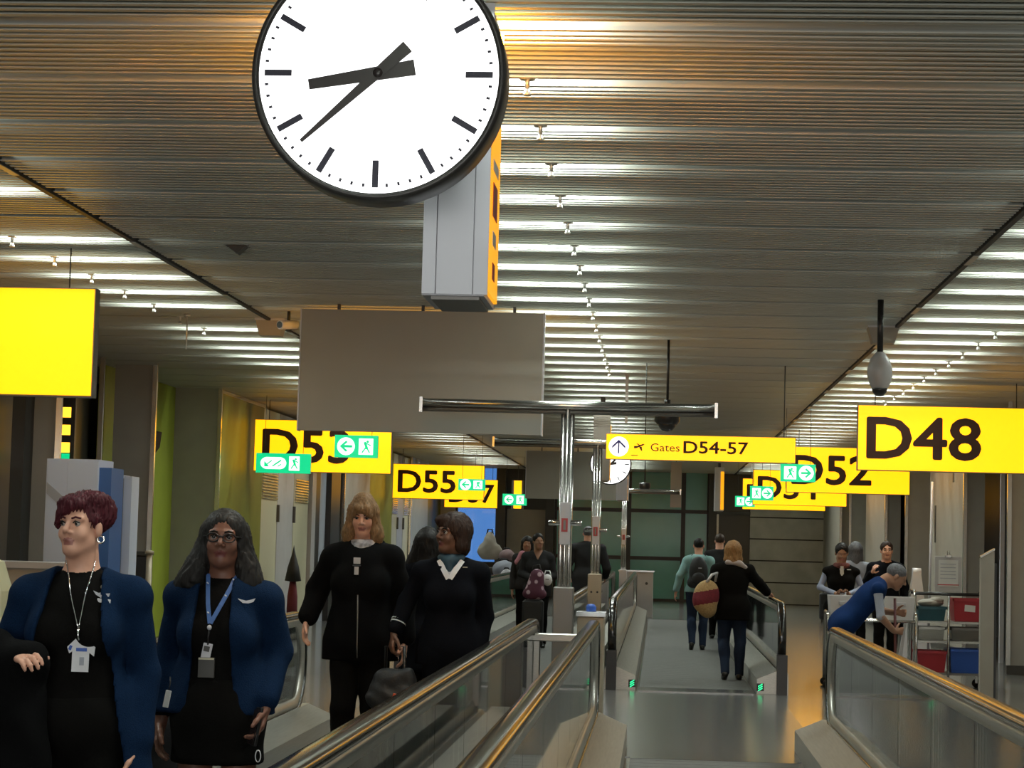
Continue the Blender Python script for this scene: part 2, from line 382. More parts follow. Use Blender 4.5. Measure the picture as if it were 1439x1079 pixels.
HPROF = [(-.042, -.02), (-.046, 0), (-.036, .016), (-.018, .022), (.018, .022), (.036, .016), (.046, 0), (.042, -.02), (.03, -.024), (-.03, -.024)]
GPROF = [(-.032, -.026), (.032, -.026), (.034, -.05), (.02, -.066), (.016, -.09), (-.016, -.09), (-.02, -.066), (-.034, -.05)]
def walkway(name_label, xl, xr, y0, y1, lamp=True):
    t = thing('moving_walkway', name_label, 'walkway', ((xl + xr) / 2, y0, 0), 0, None)
    ox, oy = (xl + xr) / 2, y0
    def L(mb): mb.v = [(a - ox, b_ - oy, c) for a, b_, c in mb.v]; return mb
    s = .30
    L(MB().b2((xl + s, y0 + .3, .0), (xr - s, y1 - .95, .010))).build('belt', M['belt'], t)
    mb = MB()
    yy = y0 + .3
    while yy < y1 - 1.0: mb.b2((xl + s, yy, .010), (xr - s, yy + .2, .016)); yy += .21
    o = L(mb).build('belt_tread', M['belt'], t, fix=False); o['kind'] = 'stuff'
    for ya, yb in ((y0 - .25, y0 + .3), (y1 - .95, y1 - .4)):
        L(MB().b2((xl + s, ya, .0), (xr - s, yb, .018))).build('comb_plate', M['plate'], t)
    for side, x in ((-1, xl), (1, xr)):
        inn = x - side * .26; out = x + side * .07
        prof = [(inn, 0), (inn, .16), (x - side * .05, .25), (x + side * .05, .25), (out, .22), (out, 0)]
        skirt = MB().prism(prof, y0 - .05, y1 + .12, 'Y')
        bal = L(skirt).build('balustrade', M['brushed'], t)
        def S(mb, nm, m): return L(mb).build(nm, m, bal)
        vs, fs = sweep(loop_path(y0, y1), HPROF, x); S(MB().add(vs, fs, True), 'handrail', M['rubber'])
        vs, fs = sweep(loop_path(y0, y1), GPROF, x); S(MB().add(vs, fs, True), 'handrail_guide', M['brushed'])
        # end panels in dark steel follow the loop; glass between
        r = .28; c = HR - .36
        yy = y0 + .36
        m = max(1, round((y1 - y0 - .72) / 1.45)); step = (y1 - y0 - .72) / m
        for i in range(m):
            S(MB().b2((x - .006, yy + step * i + .006, .24), (x + .006, yy + step * (i + 1) - .006, HR - .08)), 'glass_panel', M['glass'])
        for e, ye in ((-1, y0 + .36), (1, y1 - .36)):
            pts = [(ye, .24), (ye, HR - .08)] + [(ye + e * r * math.sin(a), c + r * math.cos(a)) for a in [math.pi * k / 10 for k in range(1, 10)]] + [(ye + e * .1, .24)]
            S(MB().prism(pts, x - .006, x + .006, 'X'), 'end_glass', M['glass'])
        S(MB().b2((x - .055, y0 - .12, 0), (x + .055, y0 + .04, .42)), 'newel_box', M['black'])
        if lamp:
            S(MB().b2((inn - side * .002, y0 - .055, .035), (inn + side * .075, y0 - .05, .115)), 'signal_lamp', M['black'])
            g = MB()
            for k in range(3):
                cx = inn + side * .036
                g.box((cx, y0 - .058, .052 + .022 * k), (.052, .006, .010), ry=R(-32))
            S(g, 'signal_chevron', M['lampgreen'])
    return t
XR0, XR1, XL0, XL1 = -.47, 1.33, -2.73, -.93
walkway('moving walkway with glass sides under the black ceiling cameras, its exit facing the couple ahead', XR0, XR1, -4.0, 16.45, lamp=False)
walkway('moving walkway carrying the four uniformed women toward the camera', XL0, XL1, -4.0, 16.45, lamp=False)
walkway('moving walkway with green signal lamps that the blonde woman with the striped bag rides', XR0, XR1, 22.9, 45.2)
walkway('distant moving walkway carrying the woman with the floral bag and suitcase', XL0, XL1, 22.9, 45.2)
t = thing('barrier_rail', 'short steel barrier bar closing the gap between the two near walkway ends', 'barrier', (-.70, 16.2, 0))
MB().b2((-.24, -.02, .80), (.24, .02, .86), b=.008).build('crossbar', M['brushed'], t)
for sx in (-.2, .2): MB().b2((sx - .02, -.02, .3), (sx + .02, .02, .80)).build('post', M['brushed'], t)

# ---- T-shaped gantry poles between the walkways
def gantry(label, y, box, boxlabel, width=2.32, zbar=2.62, low=True):
    t = thing('gantry_pole', label, 'pole', (-.73, y, 0)); zb0 = .30 if boxlabel == 'beigemetal' else 0
    for dx in (-.034, 0, .034):
        MB().cyl((dx, abs(dx) * .6, .3), (dx, abs(dx) * .6, zbar - .03), .021).build('pole_tube', M['steel'], t)
    cb = MB().cyl((-width / 2, 0, zbar), (width / 2, 0, zbar), .034, n=18).build('crossbar', M['steel'], t)
    MB().cyl((-width / 2, .01, zbar - .05), (width / 2, .01, zbar - .05), .018).build('lower_tube', M['greymetal'], cb)
    for sx in (-1, 1): MB().b2((sx * width / 2 - .012, -.04, zbar - .075), (sx * width / 2 + .012, .04, zbar + .045)).build('end_cap', M['steel'], cb)
    bx = MB().b2((-.08, -.07, zb0), (.08, .07, box), b=.008).build('base_box', M[boxlabel], t)
    if boxlabel == 'beigemetal':
        for sx in (-.035, .035): MB().cyl((sx, -.072, .98), (sx, -.069, .98), .012).build('key_hole', M['black'], bx)
    br = MB().b2((-.042, -.052, 1.53), (.042, -.028, 1.86), b=.004).build('bracket_plate', M['whitegrey'], t)
    MB().b2((-.028, -.056, 1.63), (.022, -.052, 1.735)).build('red_label', M['red'], br)
    MB().b2((-.012, -.058, 1.645), (.006, -.056, 1.72)).build('label_print', M['greymetal'], br)
    MB().cyl((-.13, -.03, 1.70), (.13, -.03, 1.70), .022).build('short_rail', M['chrome'], br)
    return t
gantry('steel T pole with wide crossbar rising from a dark grey box between the near walkways', 16.75, 1.2, 'greymetal')
gantry('second steel T pole with beige base box with two round holes', 25.0, 1.19, 'beigemetal', 2.45, 2.72)
gantry('farthest steel T pole with crossbar before the green glass wall', 45.3, 1.0, 'whitegrey', 2.35, 2.68)
t = thing('control_cabinet', 'low cabinet with bright steel top beside the dark grey pole box', 'cabinet', (-.56, 18.2, 0))
MB().b2((-.11, -.1, 0), (.12, .25, .93), b=.01).build('body', M['beigemetal'], t)
MB().b2((-.12, -.11, .93), (.13, .26, .965)).build('worktop', M['cabinettop'], t)
o = tag(MB().lathe((-.56, 18.3, .966), [(.0, 0), (.042, 0), (.045, .04), (.03, .06), (.0, .065)]).build('blue_cup', M['blue']), 'small blue cup on top of the low steel cabinet', 'cup')
t = thing('terminal_cabinet', 'pale steel cabinet with bright flat top at the far walkway end', 'cabinet', (-.45, 45.5, 0))
MB().b2((-.36, 0, 0), (.36, .5, .96), b=.01).build('body', M['palepanel'], t)
MB().b2((-.38, -.02, .96), (.38, .52, .99)).build('top', M['cabinettop'], t)
MB().cyl((.22, -.004, .72), (.22, .002, .72), .03).build('lock', M['base'], t)
MB().cyl((-.22, -.004, .72), (-.22, .002, .72), .03).build('lock', M['base'], t)

# ================================================================ HANGING SIGNS
def rods(t, xs, z0, y=.06, r=.006):
    top = CEIL + .02 - t.location.z
    for x in xs: MB().cyl((x, y, z0), (x, y, top), r, n=6).build('hanger_rod', M['base'], t)
ZB, SHT, SWD = 2.47, .765, 2.03
def gate_sign(label, txt, x0, y, group=None, front='yellow', back='amber', h=SHT, wd=SWD, zb=ZB, tx=None, th=.50, lit='brown'):
    t = thing('gate_sign', label, 'sign', (x0 + wd / 2, y, zb), 0, group)
    w2 = wd / 2
    MB().b2((-w2, .012, 0), (w2, .128, h)).build('housing', M['greymetal'], t)
    f = MB().b2((-w2 + .008, 0, .010), (w2 - .008, .012, h - .010)).build('front_panel', M[front], t)
    MB().b2((-w2 + .008, .128, .010), (w2 - .008, .14, h - .010)).build('back_panel', M[back], t)
    if txt:
        a, b_ = tx
        link('lettering', text_mesh(txt, b_ - a, th, bold=.022), M[lit], f, (-w2 + a, -.003, (h - th) / 2 - .0))
    rods(t, (-w2 * .8, w2 * .8), h)
    return t
gate_sign('blank yellow gate sign at the top left corner above the redheaded woman', '', -5.99, 14.6)
gate_sign('yellow gate sign reading D48', 'D48', 2.285, 25.0, tx=(.10, 1.42))
gate_sign('yellow gate sign reading D52', 'D52', 2.10, 35.7, tx=(.08, 1.40))
gate_sign('yellow gate sign reading D54, half hidden behind the D52 sign', 'D54', 2.03, 46.8, back='ambersoft', tx=(.1, 1.42))
gate_sign('yellow gate sign reading D56, lowest and farthest on the right', 'D56', 2.05, 53.0, back='ambersoft', tx=(.1, 1.42))
gate_sign('yellow gate sign reading D53 with two green exit signs before it', 'D53', -5.95, 31.0, tx=(.12, 1.42))
gate_sign('yellow gate sign reading D55', 'D55', -5.89, 47.0, back='ambersoft', zb=2.42, tx=(.11, 1.40))
gate_sign('yellow gate sign reading D57 mostly hidden behind the D55 sign', 'D57', -5.76, 57.2, back='ambersoft', zb=2.40, wd=1.43, tx=(.12, 1.34))
# grey backed direction signs over the centre
def dir_sign(label, y, zb=2.44, h=1.03, x0=-3.07, wd=2.07):
    t = thing('direction_sign', label, 'sign', (x0 + wd / 2, y, zb)); w2 = wd / 2
    MB().b2((-w2, 0, 0), (w2, .12, h)).build('housing', M['panelgrey'], t)
    MB().b2((-w2 - .006, -.006, -.006), (-w2 + .006, .126, h + .006)).build('edge_strip', M['whitegrey'], t)
    MB().b2((w2 - .006, -.006, -.006), (w2 + .006, .126, h + .006)).build('edge_strip', M['whitegrey'], t)
    MB().b2((-w2 + .02, .12, .02), (w2 - .02, .132, h - .02)).build('lit_face', M['amber'], t)
    for x in (-.72, 0, .78):
        MB().b2((x - .012, .04, h), (x + .012, .08, CEIL + .02 - zb)).build("hanger", M['base'], t)
    return t
dir_sign('large plain grey sign back hanging below the clock pylon', 17.9)
dir_sign('distant plain grey sign back behind the two steel poles', 42.5, zb=2.40, h=.95, x0=-2.66, wd=2.05)
# gates D54-57 sign
t = thing('gates_sign', 'long yellow sign reading Gates D54-57 with white arrow disc', 'sign', (.435, 23.2, 2.46))
W2 = 1.025
MB().b2((-W2, .012, 0), (W2, .11, .28)).build('housing', M['greymetal'], t)
f = MB().b2((-W2 + .006, 0, .006), (W2 - .006, .012, .274)).build('front_panel', M['yellow'], t)
MB().b2((-W2 + .006, .11, .006), (W2 - .006, .12, .274)).build('back_panel', M['amber'], t)
dsk = MB().lathe((-W2 + .14, -.002, .14), [(0, 0), (.108, 0), (.108, -.004), (0, -.004)], 'Y', 32, False).build('arrow_disc', M['white'], f)
ar = MB().b2((-W2 + .132, -.010, .065), (-W2 + .148, -.007, .20))
for s in (-1, 1): ar.prism([(-W2 + .14, .215), (-W2 + .14 + s * .072, .145), (-W2 + .14 + s * .072, .118), (-W2 + .14, .188)], -.010, -.007, 'Y')
ar.build('arrow', M['navy'], dsk)
pl = MB()
cx = -W2 + .36
pl.prism([(cx - .055, .125), (cx - .03, .125), (cx + .045, .158), (cx + .06, .172), (cx + .045, .175), (cx - .02, .150), (cx - .055, .150)], -.005, -.002, 'Y')
pl.prism([(cx - .03, .175), (cx - .018, .178), (cx + .028, .152), (cx + .01, .148)], -.005, -.002, 'Y')
pl.prism([(cx + .0, .142), (cx + .03, .142), (cx + .035, .10), (cx + .022, .10)], -.005, -.002, 'Y')
pl.b2((cx - .085, -.005, .045), (cx - .01, -.002, .053))
pl.build('plane_pictogram', M['brown'], f)
link('lettering', text_mesh('Gates', .315, .085), M['brown'], f, (-W2 + .485, -.003, .098))
link('lettering', text_mesh('D54-57', .70, .135, bold=.016), M['brown'], f, (-W2 + .84, -.003, .082))
rods(t, (-.6, .9), .28)
# exit signs
def exit_sign(label, px, y, wd, h, zb, arrow='left', double=False):
    x = px
    t = thing('exit_sign', label, 'exit sign', (x, y, zb)); w2 = wd / 2
    MB().b2((-w2, .006, 0), (w2, .05, h)).build('housing', M['greymetal'], t)
    f = MB().b2((-w2, 0, 0), (w2, .006, h)).build('front_panel', M['green'], t)
    def disc(cx, r=.105):
        d = MB().lathe((cx, 0, h / 2), [(0, -.001), (r, -.001), (r, -.004), (0, -.004)], 'Y', 24, False).build('arrow_disc', M['whitelit'], f); return d
    def arrow_(cx, s, par):
        MB().prism([(cx - s * .075, h / 2), (cx + s * .0, h / 2 + .068), (cx + s * .02, h / 2 + .05), (cx - s * .02, h / 2 + .015), (cx + s * .075, h / 2 + .015), (cx + s * .075, h / 2 - .015), (cx - s * .02, h / 2 - .015), (cx + s * .02, h / 2 - .05), (cx, h / 2 - .068)], -.006, -.004, 'Y').build('arrow', M['green'], par)
    def door(cx, sw=.17):
        d = MB().b2((cx - sw / 2, -.004, h * .14), (cx + sw / 2, -.001, h * .86)).build('door_pictogram', M['whitelit'], f)
        m = MB()   # running figure
        m.prism([(cx + .02 + .016 * math.cos(a), h * .72 + .016 * math.sin(a)) for a in [k * math.pi / 4 for k in range(8)]], -.006, -.004, 'Y')
        m.box((cx, -.005, h * .55), (.03, .002, .09), ry=R(-20)).box((cx + .03, -.005, h * .60), (.06, .002, .014), ry=R(25)).box((cx - .02, -.005, h * .36), (.016, .002, .085), ry=R(35)).box((cx + .025, -.005, h * .36), (.016, .002, .08), ry=R(-30))
        m.build('running_figure', M['green'], d); return d
    if double:
        cx = -w2 + .25
        d = MB().prism([(cx + math.copysign(.09, math.cos(a)) + .095 * math.cos(a), h / 2 + .085 * math.sin(a)) for a in [(k + .5) * math.pi / 12 for k in range(24)]], -.004, -.001, 'Y').build('stair_pictogram', M['whitelit'], f)
        m = MB()
        m.prism([(cx - .13, h / 2 + .03), (cx - .13, h / 2 - .05), (cx - .06, h / 2 - .05)], -.006, -.004, 'Y').box((cx - .07, -.005, h / 2 + .0), (.12, .002, .016), ry=R(-38))
        m.box((cx + .05, -.005, h / 2), (.15, .002, .02), ry=R(-35)).box((cx + .09, -.005, h / 2 - .03), (.06, .002, .014), ry=R(-35))
        m.build('stair_arrow', M['green'], d); door(cx + .30, .15)
    else:
        s = 1 if arrow == 'left' else -1
        dd = disc(-s * (w2 * .47)); arrow_(-s * (w2 * .47), s, dd); door(s * w2 * .45)
    rods(t, (-w2 * .7, w2 * .7), h, y=.03, r=.004)
exit_sign('green exit sign with left arrow overlapping the numeral of D53', -3.58, 25.0, .515, .265, 2.478)
exit_sign('wide green exit sign with stair pictogram at the lower left of D53', -5.33, 30.0, .785, .28, 2.42, double=True)
exit_sign('green exit sign with left arrow over the right end of D55', -3.544, 40.3, .515, .215, 2.479)
exit_sign('green exit sign with left arrow before the narrow yellow sign', -3.38, 50.0, .57, .266, 2.377)
exit_sign('green exit sign with right arrow before the D of D52', 1.944, 30.3, .49, .25, 2.481, 'right')
exit_sign('green exit sign with right arrow before the D54 sign', 2.045, 43, .467, .284, 2.484, 'right')
exit_sign('green exit sign with right arrow at the left end of D56', 1.994, 50, .462, .248, 2.478, 'right')
t = thing('narrow_sign', 'narrow yellow upright sign hanging far off by the dark column', 'sign', (-3.71, 56, 2.385))
MB().b2((-.16, .01, 0), (.16, .1, .75)).build('housing', M['greymetal'], t); MB().b2((-.10, 0, .01), (.10, .01, .74)).build('front_panel', M['yellow'], t); rods(t, (0,), .75)

# ================================================================ CLOCK AND PYLONS
def pylon(label, y, x0=-.835, wd=.228, depth=.45, zb=2.39, top=3.42, face='pylon', amber=True, marks=True, header=0, litfront=False):
    t = thing('clock_pylon', label, 'pylon', (x0 + wd / 2, y, zb)); w2 = wd / 2; h = top - zb
    MB().b2((-w2, .012, 0), (w2 - .012, depth, h)).build('body', M['whitegrey'] if face == 'pylon' else M[face], t)
    a = -w2
    for i, (p, q) in enumerate(((0, .046), (.05, .175), (.179, wd))):
        MB().b2((a + p, 0, .004), (a + q, .012, h - .004)).build('front_panel', M[face], t)
    MB().b2((-w2 + .03, .03, -.012), (w2 - .03, depth - .03, 0)).build('bottom_cap', M['greymetal'], t)
    if amber:
        s = MB().b2((w2 - .012, .03, .02), (w2, depth - .01, h * .74)).build('lit_side', M['amberedge'], t)
        if marks:
            for k, (z0, zz, m) in enumerate(((.46, .50, 'white_p'), (.30, .42, 'red'), (.20, .25, 'white_p'), (.08, .14, 'red'))):
                MB().b2((w2, .12 + .02 * k, z0), (w2 + .002, .34 - .02 * k, zz)).build('side_print', M[m], s)
    MB().b2((-.03, .1, h), (.03, .35, CEIL + .02 - zb)).build('ceiling_bracket', M['black'], t)
    if litfront: MB().b2((w2 - wd * .36, -.008, .03), (w2, .0, h * .9)).build('lit_strip', M['amberedge'], t)
    if header:
        hb_ = MB().b2((-.545, .02, header), (-w2, depth - .01, h)).build('header_box', M['amberedge'], t)
        MB().b2((-.54, depth - .01, h - .20), (w2, depth + .002, h - .01)).build('header_lit_back', M['ambertop'], hb_)
    return t
pylon('pale hanging pylon with amber lit side behind the large clock', 7.3, header=.50)
pylon('beige hanging pylon above the second T pole, without a clock', 28.8, x0=-.904, wd=.23, face='pylonb', zb=2.39)
pylon('pylon with amber edge below the distant clock', 41.0, x0=-.83, wd=.222, zb=2.375)
pylon('far pale pylon with amber edge near the dark passage', 51.0, x0=1.31, wd=.22, zb=2.38, marks=False, litfront=True)
t = thing('hanging_panel', 'plain beige panel hanging before the green glass wall', 'panel', (.363, 47, 2.37))
MB().b2((-.12, 0, 0), (.12, .06, 1.0)).build('board', M['pylonb'], t); MB().cyl((0, .03, 1.0), (0, .03, CEIL + .02 - 2.37), .012).build('hanger_rod', M['base'], t)

def clock(label, x, y, z, r, arm=.3):
    t = thing('station_clock', label, 'clock', (x, y, z)); D = .17; k = r / .42
    MB().lathe((0, 0, 0), [(0, D), (r * .97, D), (r, D - .02), (r, .015), (r * .985, 0), (r * .945, 0), (r * .94, .02), (0, .02)], 'Y', 72).build('case', M['clockcase'], t)
    d = MB().lathe((0, 0, 0), [(0, .018), (r * .94, .018), (r * .94, .012), (0, .012)], 'Y', 72, False).build('dial', M['dial'], t)
    def bar(r0, r1, wdt, ang, yy, mb=None, w1=None):
        c, s = math.sin(ang), math.cos(ang); w1 = wdt if w1 is None else w1
        pts = [(r0 * c - wdt / 2 * s, r0 * s + wdt / 2 * c), (r1 * c - w1 / 2 * s, r1 * s + w1 / 2 * c), (r1 * c + w1 / 2 * s, r1 * s - w1 / 2 * c), (r0 * c + wdt / 2 * s, r0 * s - wdt / 2 * c)]
        return (mb or MB()).prism(pts, yy - .003, yy, 'Y')
    for i in range(60):
        a = 2 * math.pi * i / 60
        if i % 5 == 0: bar(r * .682, r * .895, r * .048, a, .011).build('hour_mark', M['mark'], d)
        else: bar(r * .868, r * .895, r * .018, a, .011).build('minute_mark', M['mark'], d)
    ha, ma = math.atan2(-98, -17), math.atan2(-107, -99)
    bar(-r * .29, r * .55, r * .125, ha, .004, w1=r * .082).build('hour_hand', M['hand'], t)
    bar(-r * .31, r * .80, r * .105, ma, -.002, w1=r * .028).build('minute_hand', M['hand'], t)
    MB().lathe((0, 0, 0), [(0, -.006), (.016 * k, -.006), (.016 * k, .012), (0, .012)], 'Y', 16).build('hub', M['hand'], t)
    MB().b2((.08, D - .01, -.06), (.22, D + arm, .06)).build('mounting_arm', M['black'], t)
    return t
clock('large round lit clock with black rim showing twenty to nine', -.927, 6.7, 3.032, .412, arm=.40)
clock('small distant lit clock behind the Gates sign', -.91, 39.5, 3.01, .385, arm=1.42)

# ================================================================ CEILING DEVICES
t = thing('dome_camera', 'grey egg shaped dome camera on a black rod above D48', 'camera', (1.71, 16.9, 2.79))
MB().cyl((0, 0, .3), (0, 0, CEIL + .02 - 2.79), .024).build('rod', M['black'], t)
MB().lathe((0, 0, 0), [(.062, .03), (.075, .05), (.098, .12), (.098, .18), (.075, .26), (.03, .315), (0, .32)]).build('housing', M['palepanel'], t)
MB().lathe((0, 0, 0), [(0, -.035), (.03, -.03), (.055, 0), (.064, .04), (0, .05)]).build('dome', M['black'], t)
t = thing('dome_camera', 'black dome camera on a thin rod above the Gates sign', 'camera', (.06, 20.6, 2.635))
MB().cyl((0, 0, .28), (0, 0, CEIL + .02 - 2.635), .013).build('rod', M['black'], t); MB().cyl((0, 0, .25), (0, 0, .31), .03).build('coupling', M['black'], t)
MB().lathe((0, 0, 0), [(.095, .07), (.122, .10), (.122, .20), (.10, .22), (0, .225)]).build('housing', M['black'], t)
MB().lathe((0, 0, 0), [(0, 0), (.05, .012), (.082, .05), (.09, .10), (0, .11)]).build('dome', M['black'], t)
t = thing('dome_camera', 'tiny dark dome camera before the green glass far wall', 'camera', (-.315, 46, 2.66))
MB().cyl((0, 0, .2), (0, 0, CEIL + .02 - 2.66), .013).build('rod', M['black'], t); MB().lathe((0, 0, 0), [(0, 0), (.08, .03), (.12, .1), (.12, .2), (0, .22)]).build('housing', M['black'], t)
for x, y, lb in ((-3.60, 19.4, 'left of the large grey sign'), (1.945, 19.0, 'behind the grey dome camera')):
    t = thing('ceiling_beacon', 'tapered grey box under the ceiling seam ' + lb, 'beacon', (x, y, CEIL - .15))
    MB().prism([(-.135, .14), (.135, .14), (.095, 0), (-.095, 0)], -.09, .09, 'Y').build('box', M['pierw'], t)
    MB().b2((-.14, -.1, .14), (.14, .1, .165)).build('mount_plate', M['whitegrey'], t)
t = thing('bullet_camera', 'small white camera under the ceiling at the corner of the large grey sign', 'camera', (-3.30, 18.6, CEIL - .16))
MB().cyl((-.06, -.1, .03), (.05, .08, .05), .04).build('barrel', M['whitegrey'], t); MB().cyl((0, 0, .06), (0, 0, .19), .015).build('stem', M['black'], t); MB().cyl((-.062, -.104, .03), (-.06, -.1, .03), .03).build('lens', M['black'], t)
t = thing('ceiling_speaker', 'small dark wedge fixed to the slats left of the clock', 'speaker', (-2.93, 14.4, CEIL - .06))
MB().prism([(-.07, .06), (.07, .06), (.01, -.0)], -.05, .05, 'Y').build('wedge', M['base'], t)
MB().b2((-.08, -.06, .06), (.08, .06, .075)).build('plate', M['base'], t)
# sprinklers beside the tubes
def sprinkler(x, y, label):
    t = thing('sprinkler', label, 'sprinkler', (x, y, CEIL - .07), 0, 'sprinklers hanging in rows below the slats')
    MB().cyl((0, 0, .03), (0, 0, .085), .010, n=8).build('stem', M['sprk'], t)
    MB().lathe((0, 0, 0), [(0, .0), (.018, .0), (.018, .008), (.010, .03), (0, .03)], n=10).build('deflector', M['sprk'], t)
    MB().lathe((0, 0, .068), [(0, 0), (.034, 0), (.034, .006), (0, .006)], n=12).build('collar', M['sprk'], t)
    return t
ORD = 'first second third fourth fifth sixth seventh eighth ninth tenth eleventh twelfth thirteenth fourteenth fifteenth sixteenth'.split()
s0 = None
for x, y0, n, lb, gr in ((-.60, 9.0, 16, 'over the walkway gap', 'sprinklers over the walkway gap'), (2.96, 19.2, 12, 'beyond the seam above D48', 'sprinklers beyond the right seam'), (-4.42, 13.1, 8, 'beyond the seam above the blank sign', 'sprinklers beyond the left seam')):
    for k in range(n):
        if s0 is None: c = s0 = sprinkler(x, y0, '')
        else: c = copy_tree(s0)
        c.location = (x, y0 + 1.025 * k, CEIL - .07); c['label'] = ORD[k] + ' sprinkler from the camera in the row ' + lb; c['group'] = gr
t = thing('drop_rod', 'thin pale rod hanging from the slats beyond the left seam', 'rod', (-4.3, 19.0, CEIL - .32))
MB().cyl((0, 0, 0), (0, 0, .35), .008, n=6).build('rod', M['sprk'], t); MB().lathe((0, 0, .3), [(0, 0), (.03, 0), (.03, .02), (0, .02)], n=10).build('collar', M['sprk'], t)
t = thing('drop_rod', 'pale square drop rod above the second T pole', 'rod', (-.40, 24.8, 2.95))
MB().b2((-.018, -.018, 0), (.018, .018, CEIL + .02 - 2.95)).build('rod', M['palepanel'], t); MB().b2((-.03, -.03, CEIL - .03 - 2.95), (.03, .03, CEIL - 2.95)).build('collar', M['palepanel'], t)

# ================================================================ LEFT SIDE FURNITURE
t = thing('display_board', 'pale blue and white information column behind the redheaded woman', 'display', (-5.10, 18.6, 0))
MB().b2((-.32, 0, .05), (.15, .5, 2.17)).build('body', M['boardwhite'], t)
MB().b2((-.31, -.006, .1), (-.13, 0, 2.15)).build('front_panel', M['boardwhite'], t); MB().b2((-.125, -.006, .1), (.145, 0, 2.15)).build('front_panel', M['boardwhite'], t)
MB().prism([(-.31, 1.86), (-.31, 1.96), (-.02, 1.72), (-.02, 1.62)], -.009, -.006, 'Y').build('grey_stripe', M['boardgrey'], t)
MB().b2((.15, .02, .05), (.26, .45, 2.1)).build('blue_side', M['boardblue'], t)
MB().b2((-.34, -.05, 0), (.28, .55, .05)).build('foot', M['greymetal'], t)
t = thing('leaflet_rack', 'narrow white upright boards beside the information column', 'rack', (-4.94, 19.4, 0))
MB().b2((-.09, 0, .04), (-.005, .3, 2.06)).build('board', M['boardwhite'], t); MB().b2((.012, .02, .04), (.085, .3, 2.05)).build('board', M['boardwhite'], t)
MB().b2((-.005, .05, .04), (.012, .3, 2.03)).build('spine', M['boardgrey'], t); MB().b2((-.1, -.05, 0), (.1, .4, .04)).build('foot', M['greymetal'], t)
t = thing('waste_bin', 'dark square bin standing before the grey pier', 'bin', (-5.36, 21.8, 0))
MB().b2((-.16, -.14, 0), (.13, .14, 1.30), b=.01).build('body', M['black'], t); MB().b2((-.165, -.15, 1.30), (.135, .15, 1.34)).build('lid', M['base'], t)
t = thing('steel_post', 'brass coloured slim post beside the dark bin', 'post', (-5.14, 21.4, 0))
MB().cyl((0, 0, 0), (0, 0, 1.32), .03).build('shaft', M['beigemetal'], t); MB().lathe((0, 0, 1.32), [(.0, 0), (.045, 0), (.045, .03), (0, .04)]).build('cap', M['beigemetal'], t)
MB().lathe((0, 0, 0), [(0, 0), (.1, 0), (.1, .015), (.03, .03), (0, .03)]).build('foot', M['beigemetal'], t)
# cream lounge seat at the left edge
t = thing('lounge_seat', 'cream high backed lounge seat at the left edge behind the redheaded woman', 'seat', (-3.95, 11.6, 0), R(-12))
pts = [(-.42, .40), (-.42, 1.22)] + [(-.42 + .62 * k / 8, 1.22 + .18 * math.sin(math.pi * k / 16)) for k in range(1, 9)] + [(.30, 1.36), (.36, 1.2), (.40, .40)]
bk = MB().prism(pts, .0, .16, 'Y').build('backrest', M['cream'], t)
MB().tube([(p[0], -.004, p[1]) for p in pts], .016).build('piping', M['frosted'], bk)
MB().b2((-.42, -.62, .22), (.40, 0, .46), b=.03).build('seat', M['cream'], t); MB().b2((.40, -.6, .1), (.50, .16, .72), b=.03).build('armrest', M['cream'], t)
for x in (-.36, .36):
    for y in (-.55, .1): MB().cyl((x, y, 0), (x, y, .22), .025).build('leg', M['brushed'], t)
t = thing('counter', 'low beige counter behind the information column', 'counter', (-5.1, 17.4, 0))
MB().b2((-.6, 0, 0), (.3, .5, 1.22)).build('body', M['pierw'], t); MB().b2((-.63, -.03, 1.22), (.33, .53, 1.27)).build('top', M['palepanel'], t)
t = thing('led_sign', 'column of small amber lights with a green one in the dark recess', 'sign', (-6.40, 22.6, 2.05))  # glowing squares added in place of gate signs reflected in the glass
MB().b2((-.1, .01, 0), (.1, .06, .95)).build('backing', M['black'], t)
for k in range(3): MB().b2((-.055, 0, .32 + .19 * k), (.055, .01, .43 + .19 * k), b=.003).build('amber_light', M['led'], t)
MB().b2((-.03, -.004, .2), (.055, .01, .31)).build('green_light', M['green'], t)
MB().cyl((0, .03, .95), (0, .03, CEIL + .03 - 2.05), .012).build('hanger_rod', M['base'], t)
MB().box((-.0, -.02, .12), (.35, .02, .018), ry=R(5)).build('lit_strip', M['led'], t)  # glowing strip added along with the imitated reflections
t = thing('wall_speaker', 'black wedge loudspeaker with cable in the lime recess', 'speaker', (-6.40, 26.6, 2.66), R(20))
MB().prism([(-.10, .10), (.0, .16), (.10, .14), (.08, -.05), (.02, -.14)], -.08, .08, 'Y').build('cabinet', M['black'], t)
MB().tube([(.02, 0, -.12), (.0, 0, -.22), (-.02, 0, -.30)], .018).build('cable', M['black'], t); MB().b2((-.2, -.03, .02), (-.05, .03, .08)).build('bracket', M['black'], t)
t = thing('closed_umbrella', 'folded parasol, black above and maroon below, before the frosted screens', 'umbrella', (-5.65, 33.0, 0))
MB().lathe((0, 0, 0), [(0, .82), (.13, .84), (.09, 1.05), (.03, 1.25), (0, 1.40)], n=10).build('canopy', M['suitcase'], t); MB().lathe((0, 0, 0), [(0, .12), (.09, .14), (.08, .6), (.05, .83), (0, .84)], n=10).build('cover', M['maroon'], t); MB().lathe((0, 0, 0), [(0, 0), (.16, 0), (.16, .04), (.03, .08), (.03, .14), (0, .14)], n=14).build('stand', M['black'], t)
t = thing('fire_extinguisher', 'red fire extinguisher on the pale post far left', 'extinguisher', (-5.3, 48.0, .95))
MB().lathe((0, 0, 0), [(0, 0), (.09, .01), (.09, .42), (.05, .5), (.02, .52), (0, .52)]).build('cylinder', M['red'], t); MB().b2((-.06, -.02, .52), (.05, .02, .60)).build('valve', M['black'], t)
